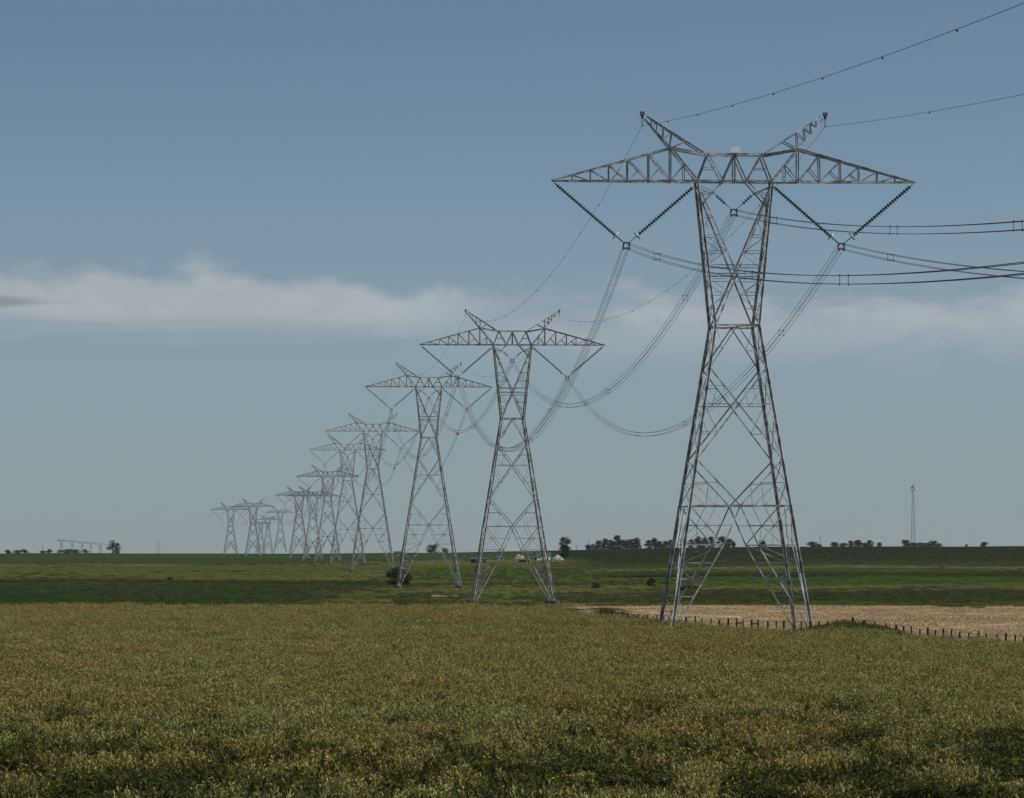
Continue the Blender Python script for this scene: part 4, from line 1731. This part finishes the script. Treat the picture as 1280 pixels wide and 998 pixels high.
def pile(px, row, wpx, hpx, m, label, name, n, cat):
    x, y, z = on_ground(px, row)
    k = y / F
    w, h = wpx * k, hpx * k
    root = empty(name, (x, y, z))
    tag(root, label, cat)
    g = np.random.default_rng(int(px))
    # mound body
    vs, fs = [], []
    nr, na = 6, 18
    for i in range(nr + 1):
        f = i / nr
        for j in range(na):
            a = 2 * math.pi * j / na
            rr = (w / 2) * (1 - f) * (1 + 0.18 * g.normal())
            vs.append((rr * math.cos(a), rr * 0.6 * math.sin(a), -0.3 + (h + 0.3) * (1 - (1 - f) ** 1.6) * (1 + 0.1 * g.normal() * (f > 0))))
    for i in range(nr):
        for j in range(na):
            j2 = (j + 1) % na
            fs.append((i * na + j, i * na + j2, (i + 1) * na + j2, (i + 1) * na + j))
    link('heap', mesh_from('heap', vs, fs, m), root)
    mb = MB()
    for j in range(n):
        a = g.uniform(0, 6.283)
        r = math.sqrt(g.uniform(0, 1)) * w / 2
        s = g.uniform(0.3, 0.9) * h * 0.35
        zz = h * (1 - (r / (w / 2)) ** 1.6) * 0.9
        mb.box((r * math.cos(a), 0.6 * r * math.sin(a), zz), (s * 1.4, s, s), g.uniform(0, 3), 0.7)
    tag(link('lumps', mb.mesh('lumps', m), root), kind='stuff')


shed(679, 700.5, 17, 9, WHITEW, 'white walled farm building seen through the second pylon\'s right leg', 0.2, 3, 'building', 'farm_building')
shed(668, 701, 8, 5, WHITEW, 'small pale shed touching the left end of the white farm building', -0.15, 1)
shed(625, 700.5, 7, 4.5, WHITEW, 'tiny white shed between the legs of the second pylon', 0.1, 1)
shed(598, 704, 19, 6.5, DARKW, 'long low dark shed beside the second pylon\'s left leg', 0.05, 2)
shed(655, 703, 12, 3.5, DARKW, 'low dark lean-to in front of the earth heap', 0.1, 1)
shed(498, 0, 9, 6, REDW, 'small red barn on the skyline left of the third pylon', 0.2, 1, 'barn', 'red_barn', dd=3300.0)
pile(697, 700.5, 16, 6, RUBBLE, 'heap of pale rubble between the white farm building and lone tree', 'rubble_heap', 70, 'rubble')
pile(649, 699, 17, 5, EARTH, 'low heap of tan earth left of the white farm building', 'earth_heap', 40, 'earth heap')

# ------------------------------------------------------------------ radio mast and poles
def build_mast():
    px, top = 1142.0, 607.0
    d = horizon_d(px)
    x = (px - 640) / F * d
    z0 = float(ground(x, d))
    h = EYE + (HOR - top) / F * d - z0
    root = empty('radio_mast', (x, d, z0), 0.4)
    tag(root, 'tall slender lattice radio mast on the right skyline', 'radio mast')
    b, t = 4.0, 1.3

    def P(k, z):
        a = 2 * math.pi * k / 3 + 0.5
        r = (b + (t - b) * z / h) * 0.577
        return (r * math.cos(a), r * math.sin(a), z)
    for k in range(3):
        mb = MB()
        mb.tube([P(k, -0.5), P(k, h)], [0.22, 0.14], 6)
        link('leg', mb.mesh('leg', STEEL), root)
    mb = MB()
    n = 18
    for i in range(n):
        za, zb = h * i / n, h * (i + 1) / n
        for k in range(3):
            mb.tube([P(k, za), P((k + 1) % 3, zb)], 0.10, 4)
            mb.tube([P(k, zb), P((k + 1) % 3, zb)], 0.08, 4)
    tag(link('lattice', mb.mesh('lattice', STEEL), root), kind='stuff')
    for z, a in ((h - 1.4, 2.4), (h - 4.2, 3.6), (h - 3.0, 0.3)):
        mb = MB()
        mb.lathe((1.2 * math.cos(a), 1.2 * math.sin(a), z), (3 * math.cos(a), 3 * math.sin(a), z), [(0, 0.0), (0, 0.9), (0.7, 0.95), (0.8, 0.0)], 10)
        mb.tube([(0, 0, z), (1.3 * math.cos(a), 1.3 * math.sin(a), z)], 0.12, 5)
        link('dish_antenna', mb.mesh('dish_antenna', WHITEW), root)
    mb = MB()
    mb.tube([(0, 0, h - 1), (0, 0, h + 2.2)], [0.12, 0.06], 5)
    link('whip_antenna', mb.mesh('whip_antenna', STEEL), root)
    mb = MB()
    mb.box((0, 0, h), (1.8, 1.8, 0.12))
    link('top_platform', mb.mesh('top_platform', DARKSTEEL), root)


build_mast()


def pole(px, top, label, d=None, arm=2.2):
    d = d or horizon_d(px) - 15
    x = (px - 640) / F * d
    z0 = float(ground(x, d))
    h = EYE + (HOR - top) / F * d - z0
    root = empty('utility_pole', (x, d, z0), 0.2)
    tag(root, label, 'utility pole', 'wooden utility poles on the skyline')
    mb = MB()
    mb.tube([(0, 0, -0.5), (0, 0, h)], [0.24, 0.16], 7)
    link('shaft', mb.mesh('shaft', WOOD), root)
    mb = MB()
    mb.box((0, 0, h - 0.5), (arm, 0.14, 0.16))
    ca = link('cross_arm', mb.mesh('cross_arm', WOOD), root)
    for s in (-0.9, 0.9):
        mb = MB()
        mb.lathe((s * arm / 2, 0, h - 0.42), (s * arm / 2, 0, h), [(0, 0.05), (0.05, 0.11), (0.2, 0.11), (0.28, 0.03)], 6)
        link('pin_insulator', mb.mesh('pin_insulator', GLASS), ca)


pole(1025, 671, 'wooden utility pole on the skyline just right of the nearest pylon')
pole(736, 676, 'wooden utility pole at the left end of the shelterbelt trees')
pole(721, 681, 'short wooden utility pole just right of the lone dark tree')
pole(127, 683, 'wooden utility pole just left of the ragged lone tree')
pole(53, 681, 'wooden utility pole among the tiny trees at far left')


def small_pylon():
    d = 5200.0
    x = (198 - 640) / F * d
    top = EYE + (HOR - 676) / F * d
    z0 = top - 25.0
    root = empty('small_pylon', (x, d, z0), 0.1)
    tag(root, 'tiny single faint pylon on the skyline between lone tree and long row', 'power pylon')
    for sx in (-1, 1):
        mb = MB()
        mb.tube([(sx * 2.2, 0, 0), (sx * 1.0, 0, 24)], [0.25, 0.18], 6)
        link('leg', mb.mesh('leg', STEEL), root)
    mb = MB()
    mb.box((0, 0, 20.5), (8.0, 0.4, 0.4))
    mb.box((0, 0, 23.5), (5.0, 0.35, 0.35))
    tag(link('crossarm', mb.mesh('crossarm', STEEL), root))
    mb = MB()
    for z in (4, 9, 14):
        mb.tube([(-2.2 + z * 0.05, 0, z), (2.2 - (z + 5) * 0.05, 0, z + 5)], 0.14, 5)
        mb.tube([(2.2 - z * 0.05, 0, z), (-2.2 + (z + 5) * 0.05, 0, z + 5)], 0.14, 5)
    tag(link('bracing', mb.mesh('bracing', STEEL), root), kind='stuff')


small_pylon()
